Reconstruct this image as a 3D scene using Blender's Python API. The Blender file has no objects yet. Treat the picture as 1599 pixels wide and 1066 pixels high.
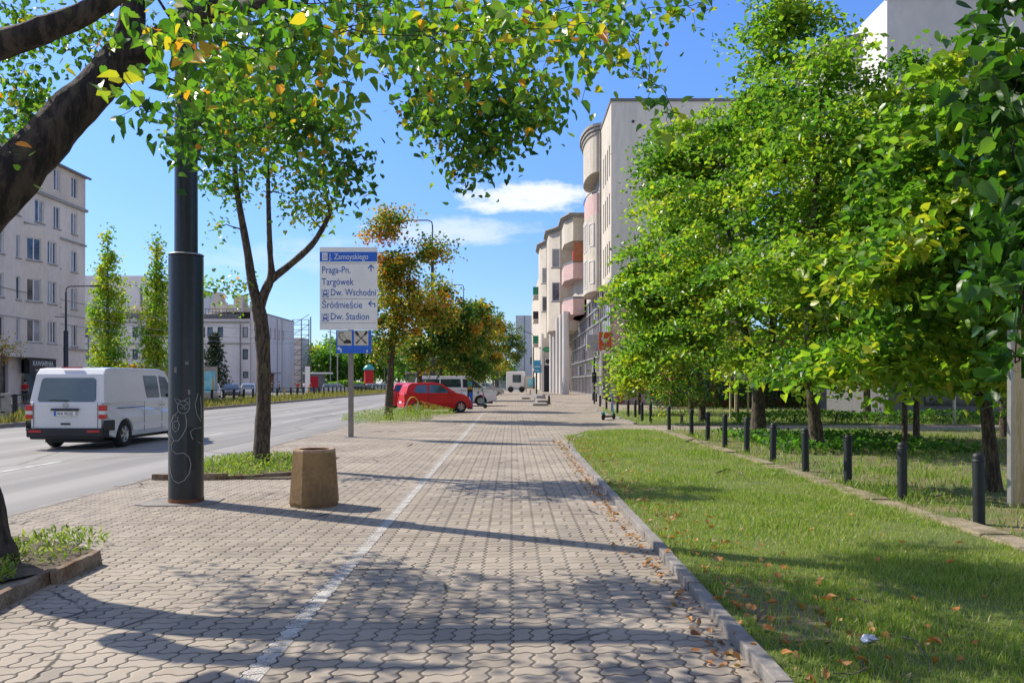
import bpy, math, random
import numpy as np
from mathutils import Vector, Matrix
PI = math.pi
SC = bpy.context.scene
COL = SC.collection
random.seed(7)

# ------------------------------------------------------------ camera, sky, sun
F = 1300.0            # focal length in photo pixels (photo is 1599 wide)
EYE = 1.5
cam_d = bpy.data.cameras.new('camera')
cam_d.sensor_width = 36.0
cam_d.lens = F / 1599 * 36
cam_d.shift_y = (597 - 533) / 1599
cam_d.clip_start = 0.1
cam_d.clip_end = 3000
cam = bpy.data.objects.new('camera', cam_d)
COL.objects.link(cam)
cam.location = (0, 0, EYE)
cam.rotation_euler = (PI / 2, 0, 0)
SC.camera = cam

SUN_EL = math.radians(43)
SUN_AZ = math.atan2(-0.866, 0.5)      # clockwise from +Y
sunv = Vector((math.sin(SUN_AZ) * math.cos(SUN_EL), math.cos(SUN_AZ) * math.cos(SUN_EL), math.sin(SUN_EL)))
sd = bpy.data.lights.new('sun', 'SUN')
sd.energy = 4.6
sd.angle = math.radians(0.5)
sd.color = (1.0, 0.92, 0.79)
so = bpy.data.objects.new('sun', sd)
COL.objects.link(so)
so.rotation_euler = (-sunv).to_track_quat('-Z', 'Y').to_euler()
so.location = (-20, 10, 30)

W = bpy.data.worlds.new("World")
SC.world = W
W.use_nodes = True
SKY_STRENGTH = 0.105
SC.view_settings.view_transform = 'Standard'
SC.view_settings.look = 'None'
SC.view_settings.gamma = 1
SC.view_settings.exposure = 0.5
try:
    SC.view_settings.use_curve_mapping = False
except Exception:
    pass

# ------------------------------------------------------------ node helper
class NT:
    """small expression helper over a node tree"""
    def __init__(self, nt):
        self.nt = nt
    def node(self, t, **kw):
        n = self.nt.nodes.new(t)
        for k, v in kw.items():
            setattr(n, k, v)
        return n
    def put(self, sock, v):
        if isinstance(v, bpy.types.NodeSocket):
            self.nt.links.new(v, sock)
        elif v is not None:
            if isinstance(v, tuple) and len(v) == 3 and sock.type == 'RGBA':
                v = v + (1,)
            sock.default_value = v
    def m(self, op, a, b=None, c=None, clamp=False):
        n = self.node('ShaderNodeMath', operation=op, use_clamp=clamp)
        self.put(n.inputs[0], a)
        if b is not None: self.put(n.inputs[1], b)
        if c is not None: self.put(n.inputs[2], c)
        return n.outputs[0]
    def mix(self, f, a, b, mode='MIX'):
        n = self.node('ShaderNodeMix', data_type='RGBA', blend_type=mode)
        self.put(n.inputs[0], f); self.put(n.inputs[6], a); self.put(n.inputs[7], b)
        return n.outputs[2]
    def noise(self, vec, scale, detail=4, rough=0.55):
        n = self.node('ShaderNodeTexNoise')
        self.put(n.inputs['Vector'], vec)
        n.inputs['Scale'].default_value = scale
        n.inputs['Detail'].default_value = detail
        n.inputs['Roughness'].default_value = rough
        return n.outputs[0]
    def rng(self, v, a, b, c=0.0, d=1.0, smooth=True):
        n = self.node('ShaderNodeMapRange', interpolation_type='SMOOTHSTEP' if smooth else 'LINEAR')
        self.put(n.inputs[0], v)
        n.inputs[1].default_value = a; n.inputs[2].default_value = b
        n.inputs[3].default_value = c; n.inputs[4].default_value = d
        return n.outputs[0]
    def comb(self, x, y, z):
        n = self.node('ShaderNodeCombineXYZ')
        self.put(n.inputs[0], x); self.put(n.inputs[1], y); self.put(n.inputs[2], z)
        return n.outputs[0]
    def sep(self, v):
        n = self.node('ShaderNodeSeparateXYZ')
        self.put(n.inputs[0], v)
        return n.outputs
    def scale(self, v, s):
        n = self.node('ShaderNodeVectorMath', operation='MULTIPLY')
        self.put(n.inputs[0], v); n.inputs[1].default_value = s
        return n.outputs[0]
    def bump(self, h, strength, dist):
        n = self.node('ShaderNodeBump')
        self.put(n.inputs['Height'], h)
        n.inputs['Strength'].default_value = strength
        n.inputs['Distance'].default_value = dist
        return n.outputs[0]
    def pos(self):
        return self.node('ShaderNodeNewGeometry').outputs['Position']
    def obj(self):
        return self.node('ShaderNodeTexCoord').outputs['Object']

# sky: Nishita plus thin cloud banks laid out in sky direction
t = NT(W.node_tree)
W.node_tree.nodes.clear()
sky = t.node('ShaderNodeTexSky', sky_type='NISHITA')
sky.sun_disc = False
sky.sun_elevation = SUN_EL
sky.sun_rotation = SUN_AZ
sky.air_density = 1.0
sky.dust_density = 0.35
sky.ozone_density = 3.2
gen = t.node('ShaderNodeTexCoord').outputs['Generated']
gx, gy, gz = t.sep(gen)
az = t.m('DIVIDE', gx, gy)
el = t.m('DIVIDE', gz, gy)
def cloudbank(cx, cz, rx, rz, seed, lo, hi):
    px = (cx - 799.5) / F; pz = (597 - cz) / F
    a = t.m('DIVIDE', t.m('SUBTRACT', az, px), rx / F)
    b = t.m('DIVIDE', t.m('SUBTRACT', el, pz), rz / F)
    r = t.m('ADD', t.m('MULTIPLY', a, a), t.m('MULTIPLY', b, b))
    n = t.noise(t.comb(t.m('MULTIPLY', az, 14), t.m('MULTIPLY', el, 34), seed), 1.6, 7, 0.62)
    v = t.m('SUBTRACT', t.m('ADD', n, 0.28), t.m('MULTIPLY', r, 0.42))
    return t.m('MULTIPLY', t.rng(v, lo, hi), t.m('GREATER_THAN', gy, 0.0))
c1 = cloudbank(820, 308, 140, 30, 1.0, 0.42, 0.74)
c2 = t.m('MULTIPLY', cloudbank(690, 362, 170, 32, 4.0, 0.40, 0.85), 0.62)
c3 = t.m('MULTIPLY', cloudbank(500, 400, 260, 42, 9.0, 0.46, 0.95), 0.32)
cl = t.m('MAXIMUM', t.m('MAXIMUM', c1, c2), c3)
hs = t.node('ShaderNodeHueSaturation')
hs.inputs['Saturation'].default_value = 1.1
hs.inputs['Value'].default_value = 1.0
t.put(hs.inputs['Color'], sky.outputs[0])
tint = t.mix(1.0, hs.outputs[0], (0.72, 0.86, 1.17), 'MULTIPLY')
lift = t.rng(gz, 0.05, 0.42, 1.0, 1.32)
tint = t.mix(1.0, tint, t.comb(lift, lift, lift), 'MULTIPLY')
# clouds out of view, behind and overhead, added to brighten and neutralise shade fill
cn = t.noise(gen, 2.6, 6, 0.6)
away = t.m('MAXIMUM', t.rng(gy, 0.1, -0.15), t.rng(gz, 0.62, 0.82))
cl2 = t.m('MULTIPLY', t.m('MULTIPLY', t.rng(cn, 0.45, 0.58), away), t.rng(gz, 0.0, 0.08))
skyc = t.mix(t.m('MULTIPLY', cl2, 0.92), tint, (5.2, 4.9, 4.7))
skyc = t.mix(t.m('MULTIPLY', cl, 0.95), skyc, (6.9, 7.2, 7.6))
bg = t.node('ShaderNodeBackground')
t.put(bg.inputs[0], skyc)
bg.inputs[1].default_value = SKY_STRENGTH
wo = t.node('ShaderNodeOutputWorld')
W.node_tree.links.new(bg.outputs[0], wo.inputs[0])

# ------------------------------------------------------------ materials
MATS = {}
def newmat(name):
    m = bpy.data.materials.new(name)
    m.use_nodes = True
    n = NT(m.node_tree)
    b = m.node_tree.nodes['Principled BSDF']
    return m, n, b
def mat(name, col, rough=0.6, metal=0.0, var=0.12, scale=3.0, bump=0.0, bscale=40.0, coat=0.0, spec=0.5, col2=None, lo=0.35, hi=0.65, stretch=None):
    """general surface: colour broken up by two scales of noise"""
    if name in MATS: return MATS[name]
    m, n, b = newmat(name)
    co = n.obj()
    if stretch: co = n.scale(co, stretch)
    n1 = n.noise(co, scale, 5)
    n2 = n.noise(co, scale * 9, 3)
    f = n.m('ADD', n.m('MULTIPLY', n1, 0.65), n.m('MULTIPLY', n2, 0.35))
    if col2 is None:
        k = 1 - var * 2
        col2 = tuple(c * k for c in col)
        lo, hi = 0.3, 0.7
        a = tuple(min(1, c * (1 + var * 0.5)) for c in col)
    else:
        a = col
    n.put(b.inputs['Base Color'], n.mix(n.rng(f, lo, hi), a, col2))
    n.put(b.inputs['Roughness'], n.m('ADD', rough - 0.06, n.m('MULTIPLY', n2, 0.12)))
    b.inputs['Metallic'].default_value = metal
    b.inputs['Coat Weight'].default_value = coat
    b.inputs['Coat Roughness'].default_value = 0.06
    b.inputs['Specular IOR Level'].default_value = spec
    if bump:
        n.put(b.inputs['Normal'], n.bump(n.noise(co, bscale, 4), 0.6, bump))
    MATS[name] = m
    return m

def paver_field(n):
    """wavy two-by-two basket weave: returns joint distance and stone id vector"""
    x, y, z = n.sep(n.pos())
    s = 1 / 0.231
    u0 = n.m('MULTIPLY', x, s); v0 = n.m('MULTIPLY', y, s)
    u = n.m('ADD', u0, n.m('MULTIPLY', n.m('SINE', n.m('MULTIPLY', v0, 4 * PI)), 0.05))
    v = n.m('ADD', v0, n.m('MULTIPLY', n.m('SINE', n.m('MULTIPLY', u0, 4 * PI)), 0.045))
    cu = n.m('FLOOR', u); cv = n.m('FLOOR', v)
    fu = n.m('SUBTRACT', u, cu); fv = n.m('SUBTRACT', v, cv)
    par = n.m('MODULO', n.m('ADD', n.m('ADD', cu, cv), 4000), 2)
    du = n.m('MINIMUM', fu, n.m('SUBTRACT', 1, fu))
    dv = n.m('MINIMUM', fv, n.m('SUBTRACT', 1, fv))
    hu = n.m('ABSOLUTE', n.m('SUBTRACT', fu, 0.5)); hv = n.m('ABSOLUTE', n.m('SUBTRACT', fv, 0.5))
    npar = n.m('SUBTRACT', 1, par)
    dm = n.m('ADD', n.m('MULTIPLY', par, hu), n.m('MULTIPLY', npar, hv))
    d = n.m('MINIMUM', n.m('MINIMUM', du, dv), dm)
    half = n.m('ADD', n.m('MULTIPLY', par, n.m('GREATER_THAN', fu, 0.5)), n.m('MULTIPLY', npar, n.m('GREATER_THAN', fv, 0.5)))
    return d, n.comb(cu, cv, half)

def mk_paver():
    m, n, b = newmat('wavy_concrete_pavers')
    d, sid = paver_field(n)
    wn = n.node('ShaderNodeTexWhiteNoise', noise_dimensions='3D')
    n.put(wn.inputs[0], sid)
    p = n.pos()
    big = n.noise(p, 0.55, 5)
    mid = n.noise(p, 6.0, 5)
    fine = n.noise(p, 140.0, 2)
    c = n.mix(wn.outputs[0], (0.268, 0.226, 0.178), (0.352, 0.298, 0.236))
    c = n.mix(n.rng(big, 0.42, 0.68), c, (0.385, 0.33, 0.262))
    c = n.mix(n.rng(mid, 0.55, 0.8, 0, 0.45), c, (0.22, 0.185, 0.155))
    c = n.mix(n.m('MULTIPLY', n.rng(fine, 0.5, 0.75), 0.35), c, (0.15, 0.135, 0.12))
    c = n.mix(n.rng(n.noise(p, 0.9, 6, 0.7), 0.60, 0.70, 0, 0.5), c, (0.17, 0.145, 0.125))
    vo = n.node('ShaderNodeTexVoronoi'); n.put(vo.inputs['Vector'], p); vo.inputs['Scale'].default_value = 2.6
    c = n.mix(n.rng(vo.outputs['Distance'], 0.035, 0.06, 0.8, 0), c, (0.13, 0.12, 0.11))
    vc = n.node('ShaderNodeTexVoronoi', feature='DISTANCE_TO_EDGE'); n.put(vc.inputs['Vector'], n.mix(0.09, p, n.noise(p, 3.0, 3))); vc.inputs['Scale'].default_value = 0.75
    crk = n.m('MULTIPLY', n.rng(vc.outputs[0], 0.003, 0.012, 1, 0), n.rng(n.noise(p, 0.6, 2), 0.54, 0.6))
    c = n.mix(n.m('MULTIPLY', crk, 0.85), c, (0.03, 0.025, 0.02))
    c = n.mix(n.m('MULTIPLY', n.m('GREATER_THAN', wn.outputs[0], 0.93), 0.45), c, (0.17, 0.15, 0.135))
    # joint: width and sand fill vary along the joint
    jn = n.noise(p, 2.3, 3)
    edge = n.m('SUBTRACT', d, n.m('MULTIPLY', n.m('SUBTRACT', jn, 0.5), 0.03))
    j = n.rng(edge, 0.010, 0.034)
    jc = n.mix(n.rng(n.noise(p, 1.1, 3), 0.42, 0.62), (0.045, 0.037, 0.03), (0.19, 0.16, 0.12))
    n.put(b.inputs['Base Color'], n.mix(j, jc, c))
    b.inputs['Roughness'].default_value = 0.85
    b.inputs['Specular IOR Level'].default_value = 0.3
    wn2 = n.sep(wn.outputs[1]); xs, ys, _z = n.sep(p)
    tilt = n.m('MULTIPLY', n.m('ADD', n.m('MULTIPLY', n.m('SUBTRACT', wn2[0], 0.5), n.m('FRACT', n.m('MULTIPLY', xs, 4.329))), n.m('MULTIPLY', n.m('SUBTRACT', wn2[1], 0.5), n.m('FRACT', n.m('MULTIPLY', ys, 4.329)))), 0.9)
    dip = n.m('MULTIPLY', n.rng(n.noise(p, 0.8, 3), 0.35, 0.65), 2.5)
    h = n.m('ADD', n.m('ADD', n.rng(d, 0.005, 0.075), n.m('ADD', tilt, dip)), n.m('ADD', n.m('MULTIPLY', fine, 0.10), n.m('MULTIPLY', wn.outputs[0], 0.22)))
    n.put(b.inputs['Normal'], n.bump(h, 1.0, 0.008))
    return m

def mk_line():
    m, n, b = newmat('worn_white_line_paint')
    d, sid = paver_field(n)
    p = n.pos()
    w = n.m('ADD', n.noise(n.scale(p, (1, 1, 1)), 110, 4, 0.7), n.m('MULTIPLY', n.noise(p, 5, 3), 0.45))
    cover = n.m('MULTIPLY', n.rng(w, 0.54, 0.80), n.rng(d, 0.012, 0.035))
    b.inputs['Base Color'].default_value = (0.52, 0.49, 0.44, 1)
    b.inputs['Roughness'].default_value = 0.7
    tr = n.node('ShaderNodeBsdfTransparent')
    mx = n.node('ShaderNodeMixShader')
    n.put(mx.inputs[0], cover)
    m.node_tree.links.new(tr.outputs[0], mx.inputs[1]); m.node_tree.links.new(b.outputs[0], mx.inputs[2])
    m.node_tree.links.new(mx.outputs[0], m.node_tree.nodes['Material Output'].inputs[0])
    return m

def mk_asphalt():
    m, n, b = newmat('worn_asphalt')
    p = n.pos()
    lane = n.noise(n.scale(p, (1.0, 0.04, 1)), 0.9, 4)
    c = n.mix(n.rng(lane, 0.35, 0.7), (0.17, 0.162, 0.15), (0.28, 0.265, 0.245))
    c = n.mix(n.rng(n.noise(p, 0.35, 5), 0.5, 0.75, 0, 0.6), c, (0.21, 0.2, 0.185))
    vo = n.node('ShaderNodeTexVoronoi', feature='DISTANCE_TO_EDGE')
    n.put(vo.inputs['Vector'], n.scale(n.mix(0.06, p, n.noise(p, 2.0, 4)), (1, 0.45, 1)))
    vo.inputs['Scale'].default_value = 0.22
    c = n.mix(n.rng(vo.outputs[0], 0.0, 0.012, 0.65, 0), c, (0.05, 0.05, 0.05))
    g = n.noise(p, 190, 2)
    c = n.mix(n.rng(g, 0.5, 0.7, 0, 0.5), c, (0.34, 0.33, 0.32))
    n.put(b.inputs['Base Color'], c)
    b.inputs['Roughness'].default_value = 0.8
    n.put(b.inputs['Normal'], n.bump(g, 0.5, 0.004))
    return m

def mk_soil(name, a, bcol, c3, s=3.0):
    m, n, b = newmat(name)
    p = n.pos()
    c = n.mix(n.rng(n.noise(p, s, 6, 0.65), 0.38, 0.62), a, bcol)
    c = n.mix(n.rng(n.noise(p, s * 0.22, 4), 0.52, 0.68), c, c3)
    c = n.mix(n.rng(n.noise(p, 90, 3), 0.45, 0.7, 0, 0.5), c, tuple(x * 0.45 for x in bcol))
    n.put(b.inputs['Base Color'], c)
    b.inputs['Roughness'].default_value = 0.95
    n.put(b.inputs['Normal'], n.bump(n.noise(p, 45, 5), 0.9, 0.03))
    return m

def mk_leaf(name, stops, trans=0.38, gloss=0.42):
    m, n, b = newmat(name)
    at = n.node('ShaderNodeAttribute', attribute_name='hue')
    r = n.node('ShaderNodeValToRGB')
    n.put(r.inputs[0], at.outputs['Fac'])
    e = r.color_ramp.elements
    while len(e) < len(stops): e.new(0.5)
    for i, (ps, c) in enumerate(stops):
        e[i].position = ps; e[i].color = c + (1,)
    n.put(b.inputs['Base Color'], r.outputs[0])
    b.inputs['Roughness'].default_value = gloss
    b.inputs['Specular IOR Level'].default_value = 0.45
    tl = n.node('ShaderNodeBsdfTranslucent')
    n.put(tl.inputs[0], n.mix(1.0, r.outputs[0], (1.5, 1.7, 0.6), 'MULTIPLY'))
    mx = n.node('ShaderNodeMixShader')
    mx.inputs[0].default_value = trans
    L = m.node_tree.links
    L.new(b.outputs[0], mx.inputs[1]); L.new(tl.outputs[0], mx.inputs[2])
    L.new(mx.outputs[0], m.node_tree.nodes['Material Output'].inputs[0])
    return m

def mk_bark(name, a, c2, lich=None, bs=1.0):
    m, n, b = newmat(name)
    co = n.obj()
    w = n.noise(n.scale(co, (1, 1, 0.22)), 16 * bs, 6, 0.65)
    c = n.mix(n.rng(w, 0.4, 0.62), c2, a)
    if lich: c = n.mix(n.rng(n.noise(co, 5, 4), 0.56, 0.7, 0, 0.6), c, lich)
    n.put(b.inputs['Base Color'], c)
    b.inputs['Roughness'].default_value = 0.9
    n.put(b.inputs['Normal'], n.bump(w, 1.0, 0.035 / bs))
    return m

GREEN = [(0.0, (0.022, 0.07, 0.012)), (0.35, (0.085, 0.21, 0.03)), (0.62, (0.22, 0.35, 0.04)), (0.82, (0.50, 0.40, 0.035)), (1.0, (0.62, 0.22, 0.03))]
AUT = [(0.0, (0.05, 0.13, 0.02)), (0.3, (0.17, 0.22, 0.025)), (0.55, (0.42, 0.33, 0.035)), (0.8, (0.56, 0.28, 0.035)), (1.0, (0.46, 0.13, 0.02))]
M = {}
M['paver'] = mk_paver(); M['line'] = mk_line(); M['asphalt'] = mk_asphalt()
M['leaf'] = mk_leaf('linden_leaf', GREEN, 0.45, 0.38)
M['leaf_aut'] = mk_leaf('autumn_leaf', AUT, 0.42)
M['leaf_far'] = mk_leaf('far_leaf', GREEN, 0.5, 0.6)
M['needle'] = mk_leaf('spruce_needle', [(0, (0.015, 0.04, 0.02)), (1, (0.04, 0.075, 0.03))], 0.1, 0.6)
M['blade'] = mk_leaf('grass_blade', [(0, (0.08, 0.16, 0.02)), (0.5, (0.23, 0.32, 0.045)), (0.8, (0.36, 0.37, 0.11)), (1, (0.48, 0.40, 0.2))], 0.35, 0.5)
M['blade_dry'] = mk_leaf('dry_grass_blade', [(0, (0.11, 0.13, 0.03)), (0.4, (0.22, 0.20, 0.06)), (1, (0.42, 0.34, 0.15))], 0.3, 0.7)
M['litter'] = mk_leaf('fallen_leaf', [(0, (0.34, 0.11, 0.025)), (0.4, (0.46, 0.2, 0.05)), (0.75, (0.5, 0.36, 0.2)), (1, (0.16, 0.06, 0.025))], 0.2, 0.6)
M['lawn_soil'] = mk_soil('lawn_ground', (0.09, 0.13, 0.025), (0.15, 0.19, 0.04), (0.18, 0.18, 0.07))
M['tree_soil'] = mk_soil('trodden_ground', (0.10, 0.14, 0.03), (0.23, 0.17, 0.10), (0.14, 0.18, 0.04), 2.0)
M['median_soil'] = mk_soil('dry_verge_ground', (0.16, 0.16, 0.05), (0.24, 0.2, 0.09), (0.2, 0.15, 0.08))
M['earth'] = mk_soil('bare_earth', (0.10, 0.075, 0.05), (0.17, 0.13, 0.085), (0.13, 0.1, 0.06), 6.0)
M['bark'] = mk_bark('furrowed_bark', (0.07, 0.052, 0.038), (0.012, 0.009, 0.007), (0.10, 0.10, 0.04), 0.8)
M['bark_sm'] = mk_bark('young_bark', (0.12, 0.088, 0.058), (0.03, 0.022, 0.015), (0.13, 0.12, 0.04), 2.0)
M['bark_grey'] = mk_bark('grey_bark', (0.2, 0.17, 0.13), (0.06, 0.05, 0.04), None, 1.6)
M['kerb'] = mat('kerb_concrete', (0.27, 0.245, 0.22), 0.9, var=0.2, scale=2, bump=0.01)
M['kerb_old'] = mat('old_kerb_concrete', (0.28, 0.22, 0.15), 0.95, scale=6, bump=0.02, col2=(0.13, 0.065, 0.03))
M['edging'] = mat('trodden_edging_concrete', (0.33, 0.26, 0.18), 0.95, scale=4, bump=0.03, col2=(0.13, 0.12, 0.05))
M['bin'] = mat('exposed_aggregate_concrete', (0.32, 0.20, 0.085), 0.9, scale=2.2, bump=0.012, bscale=120, col2=(0.17, 0.105, 0.05))
M['bin_rim'] = mat('bin_rim_concrete', (0.42, 0.31, 0.2), 0.9, scale=6, bump=0.01, col2=(0.25, 0.16, 0.09))
M['rust'] = mat('rusty_liner', (0.24, 0.09, 0.035), 0.9, scale=6, col2=(0.09, 0.035, 0.02))
M['pole'] = mat('dark_blue_grey_pole_paint', (0.014, 0.019, 0.024), 0.38, var=0.25, scale=1.5, coat=0.1)
M['chalk'] = mat('chalk_white', (0.5, 0.5, 0.5), 0.9)
M['bollard'] = mat('black_green_bollard_paint', (0.009, 0.013, 0.013), 0.58, var=0.25, scale=8)
M['steel'] = mat('galvanised_steel', (0.42, 0.41, 0.40), 0.45, 0.6, scale=5)
M['post'] = mat('weathered_sign_post', (0.30, 0.26, 0.22), 0.6, 0.3, var=0.15, scale=4)
M['sign_white'] = mat('sign_white', (0.86, 0.84, 0.80), 0.45, var=0.05, scale=2)
M['sign_blue'] = mat('sign_blue', (0.02, 0.13, 0.60), 0.4, var=0.08)
M['ink_blue'] = mat('lettering_blue', (0.02, 0.11, 0.45), 0.5)
M['ink_black'] = mat('pictogram_black', (0.02, 0.02, 0.022), 0.5)
M['cream'] = mat('sign_cream', (0.62, 0.56, 0.45), 0.6)
M['white'] = mat('white_paint', (0.78, 0.78, 0.77), 0.5, var=0.05)
M['road_mark'] = mat('road_marking', (0.55, 0.55, 0.53), 0.8, scale=3, col2=(0.3, 0.3, 0.3))
M['van_white'] = mat('white_car_paint', (0.72, 0.72, 0.72), 0.3, var=0.04, scale=1, coat=0.7)
M['car_red'] = mat('red_car_paint', (0.60, 0.006, 0.012), 0.38, var=0.05, scale=1, coat=0.35, spec=.35)
M['car_silver'] = mat('silver_car_paint', (0.42, 0.43, 0.44), 0.3, 0.5, var=0.05, coat=0.7)
M['car_dark'] = mat('dark_car_paint', (0.05, 0.055, 0.06), 0.3, 0.3, var=0.05, coat=0.7)
M['car_brown'] = mat('brown_car_paint', (0.11, 0.075, 0.055), 0.3, 0.3, var=0.05, coat=0.7)
M['car_blue'] = mat('blue_grey_car_paint', (0.08, 0.13, 0.2), 0.3, 0.3, var=0.05, coat=0.7)
M['glass'] = mat('dark_car_glass', (0.10, 0.15, 0.20), 0.07, 0.75, var=0.08, scale=1.0, spec=0.8)
M['tyre'] = mat('tyre_rubber', (0.02, 0.02, 0.02), 0.85)
M['alloy'] = mat('wheel_alloy', (0.5, 0.5, 0.5), 0.35, 0.7)
M['blackpl'] = mat('black_plastic', (0.022, 0.022, 0.024), 0.6)
M['lamp_red'] = mat('red_lamp_lens', (0.55, 0.01, 0.01), 0.15, coat=0.6)
M['lamp_clear'] = mat('clear_lamp_lens', (0.65, 0.66, 0.66), 0.12, coat=0.6)
M['chrome'] = mat('chrome_trim', (0.6, 0.6, 0.6), 0.15, 0.9)
M['plaster_grey'] = mat('stained_grey_plaster', (0.76, 0.68, 0.58), 0.95, scale=0.35, bump=0.004, col2=(0.62, 0.55, 0.47), stretch=(1, 1, 0.5))
M['plaster_warm'] = mat('beige_attic_plaster', (0.68, 0.58, 0.48), 0.95, scale=0.5, var=0.08)
M['plaster_lilac'] = mat('pale_cement_wall', (0.72, 0.68, 0.67), 0.95, scale=0.3, col2=(0.60, 0.57, 0.57), stretch=(1, 1, 0.5))
M['plaster_cream'] = mat('cream_render', (0.60, 0.535, 0.445), 0.95, scale=0.6, bump=0.004, col2=(0.45, 0.40, 0.33), stretch=(1, 1, 0.6))
M['plaster_gable'] = mat('grey_gable_render', (0.74, 0.70, 0.65), 0.95, scale=0.5, col2=(0.58, 0.55, 0.51), stretch=(1, 1, 0.22))
M['pink'] = mat('dusty_pink_render', (0.58, 0.40, 0.37), 0.9, var=0.09)
M['redwall'] = mat('terracotta_cladding', (0.33, 0.11, 0.085), 0.85, var=0.12, scale=1)
M['trim'] = mat('grey_stone_trim', (0.36, 0.34, 0.31), 0.9, var=0.15)
M['roof'] = mat('roof_sheet', (0.16, 0.16, 0.17), 0.6, var=0.1)
M['wglass'] = mat('window_glass', (0.11, 0.13, 0.16), 0.1, 0.6, var=0.4, scale=0.8, spec=0.8)
M['curtain'] = mat('window_with_pale_blind', (0.36, 0.37, 0.39), 0.3, var=0.2, scale=1.5)
M['sglass'] = mat('shop_glass', (0.20, 0.17, 0.18), 0.12, scale=0.5, col2=(0.42, 0.37, 0.38), spec=0.7)
M['orange_door'] = mat('orange_brown_panel', (0.36, 0.12, 0.05), 0.7, var=0.1)
M['green'] = mat('green_panel', (0.02, 0.24, 0.13), 0.5)
M['navy'] = mat('navy_shutter', (0.012, 0.016, 0.05), 0.5)
M['orange_sign'] = mat('orange_red_sign', (0.62, 0.09, 0.02), 0.5, var=0.04)
M['cloth_red'] = mat('red_cloth', (0.5, 0.02, 0.03), 0.9)
M['cloth_dark'] = mat('dark_cloth', (0.03, 0.035, 0.05), 0.9)
M['cloth_blue'] = mat('blue_cloth', (0.05, 0.12, 0.22), 0.9)
M['cloth_white'] = mat('white_cloth', (0.6, 0.6, 0.6), 0.9)
M['skin'] = mat('skin', (0.5, 0.3, 0.22), 0.6)
M['hair'] = mat('hair', (0.05, 0.03, 0.02), 0.8)
M['teal'] = mat('teal_plastic', (0.05, 0.35, 0.36), 0.4)
M['cyan'] = mat('cyan_plastic', (0.05, 0.35, 0.6), 0.4)
M['pinkpl'] = mat('pink_plastic', (0.6, 0.12, 0.2), 0.4)
M['yellow'] = mat('yellow_paint', (0.6, 0.42, 0.03), 0.5)
M['wood'] = mat('old_pale_boarding', (0.58, 0.48, 0.30), 0.9, scale=2, col2=(0.36, 0.26, 0.13), stretch=(4, 4, 0.5))
M['poster'] = mat('blue_poster', (0.04, 0.42, 0.62), 0.4, scale=1.5, col2=(0.35, 0.62, 0.66))
M['foil'] = mat('crumpled_foil', (0.7, 0.7, 0.72), 0.3, 0.8, bump=0.02, bscale=30)
M['crate_wall'] = mat('ochre_hoarding', (0.50, 0.31, 0.11), 0.85, var=0.12)

# ------------------------------------------------------------ objects
def tag(o, label=None, cat=None, group=None, kind=None):
    if label: o['label'] = label
    if cat: o['category'] = cat
    if group: o['group'] = group
    if kind: o['kind'] = kind
    return o
def empty(name, loc=(0, 0, 0), label=None, cat=None, group=None, rz=0):
    o = bpy.data.objects.new(name, None)
    COL.objects.link(o)
    o.location = loc; o.rotation_euler.z = rz
    o.empty_display_size = 0.3
    return tag(o, label, cat, group)
def kids(o):
    return [c for c in bpy.data.objects if c.parent == o]
def copy_tree(o, parent=None):
    tree = {}
    for c in bpy.data.objects:
        if c.parent: tree.setdefault(c.parent.name, []).append(c)
    def rec(s, p):
        c = s.copy(); COL.objects.link(c); c.parent = p
        for ch in tree.get(s.name, []): rec(ch, c)
        return c
    return rec(o, parent)
def origin_of(p):
    v = Vector((0, 0, 0))
    while p is not None:
        v += p.location; p = p.parent
    return v
def link_mesh(name, me, mats, parent=None, org=None):
    o = bpy.data.objects.new(name, me)
    COL.objects.link(o)
    for mm in (mats if isinstance(mats, (list, tuple)) else [mats]):
        me.materials.append(mm)
    off = origin_of(parent) if parent is not None else Vector(org or (0, 0, 0))
    if off.length > 0:
        me.transform(Matrix.Translation(-off))
    if parent is not None: o.parent = parent
    else: o.location = off
    return o

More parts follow.
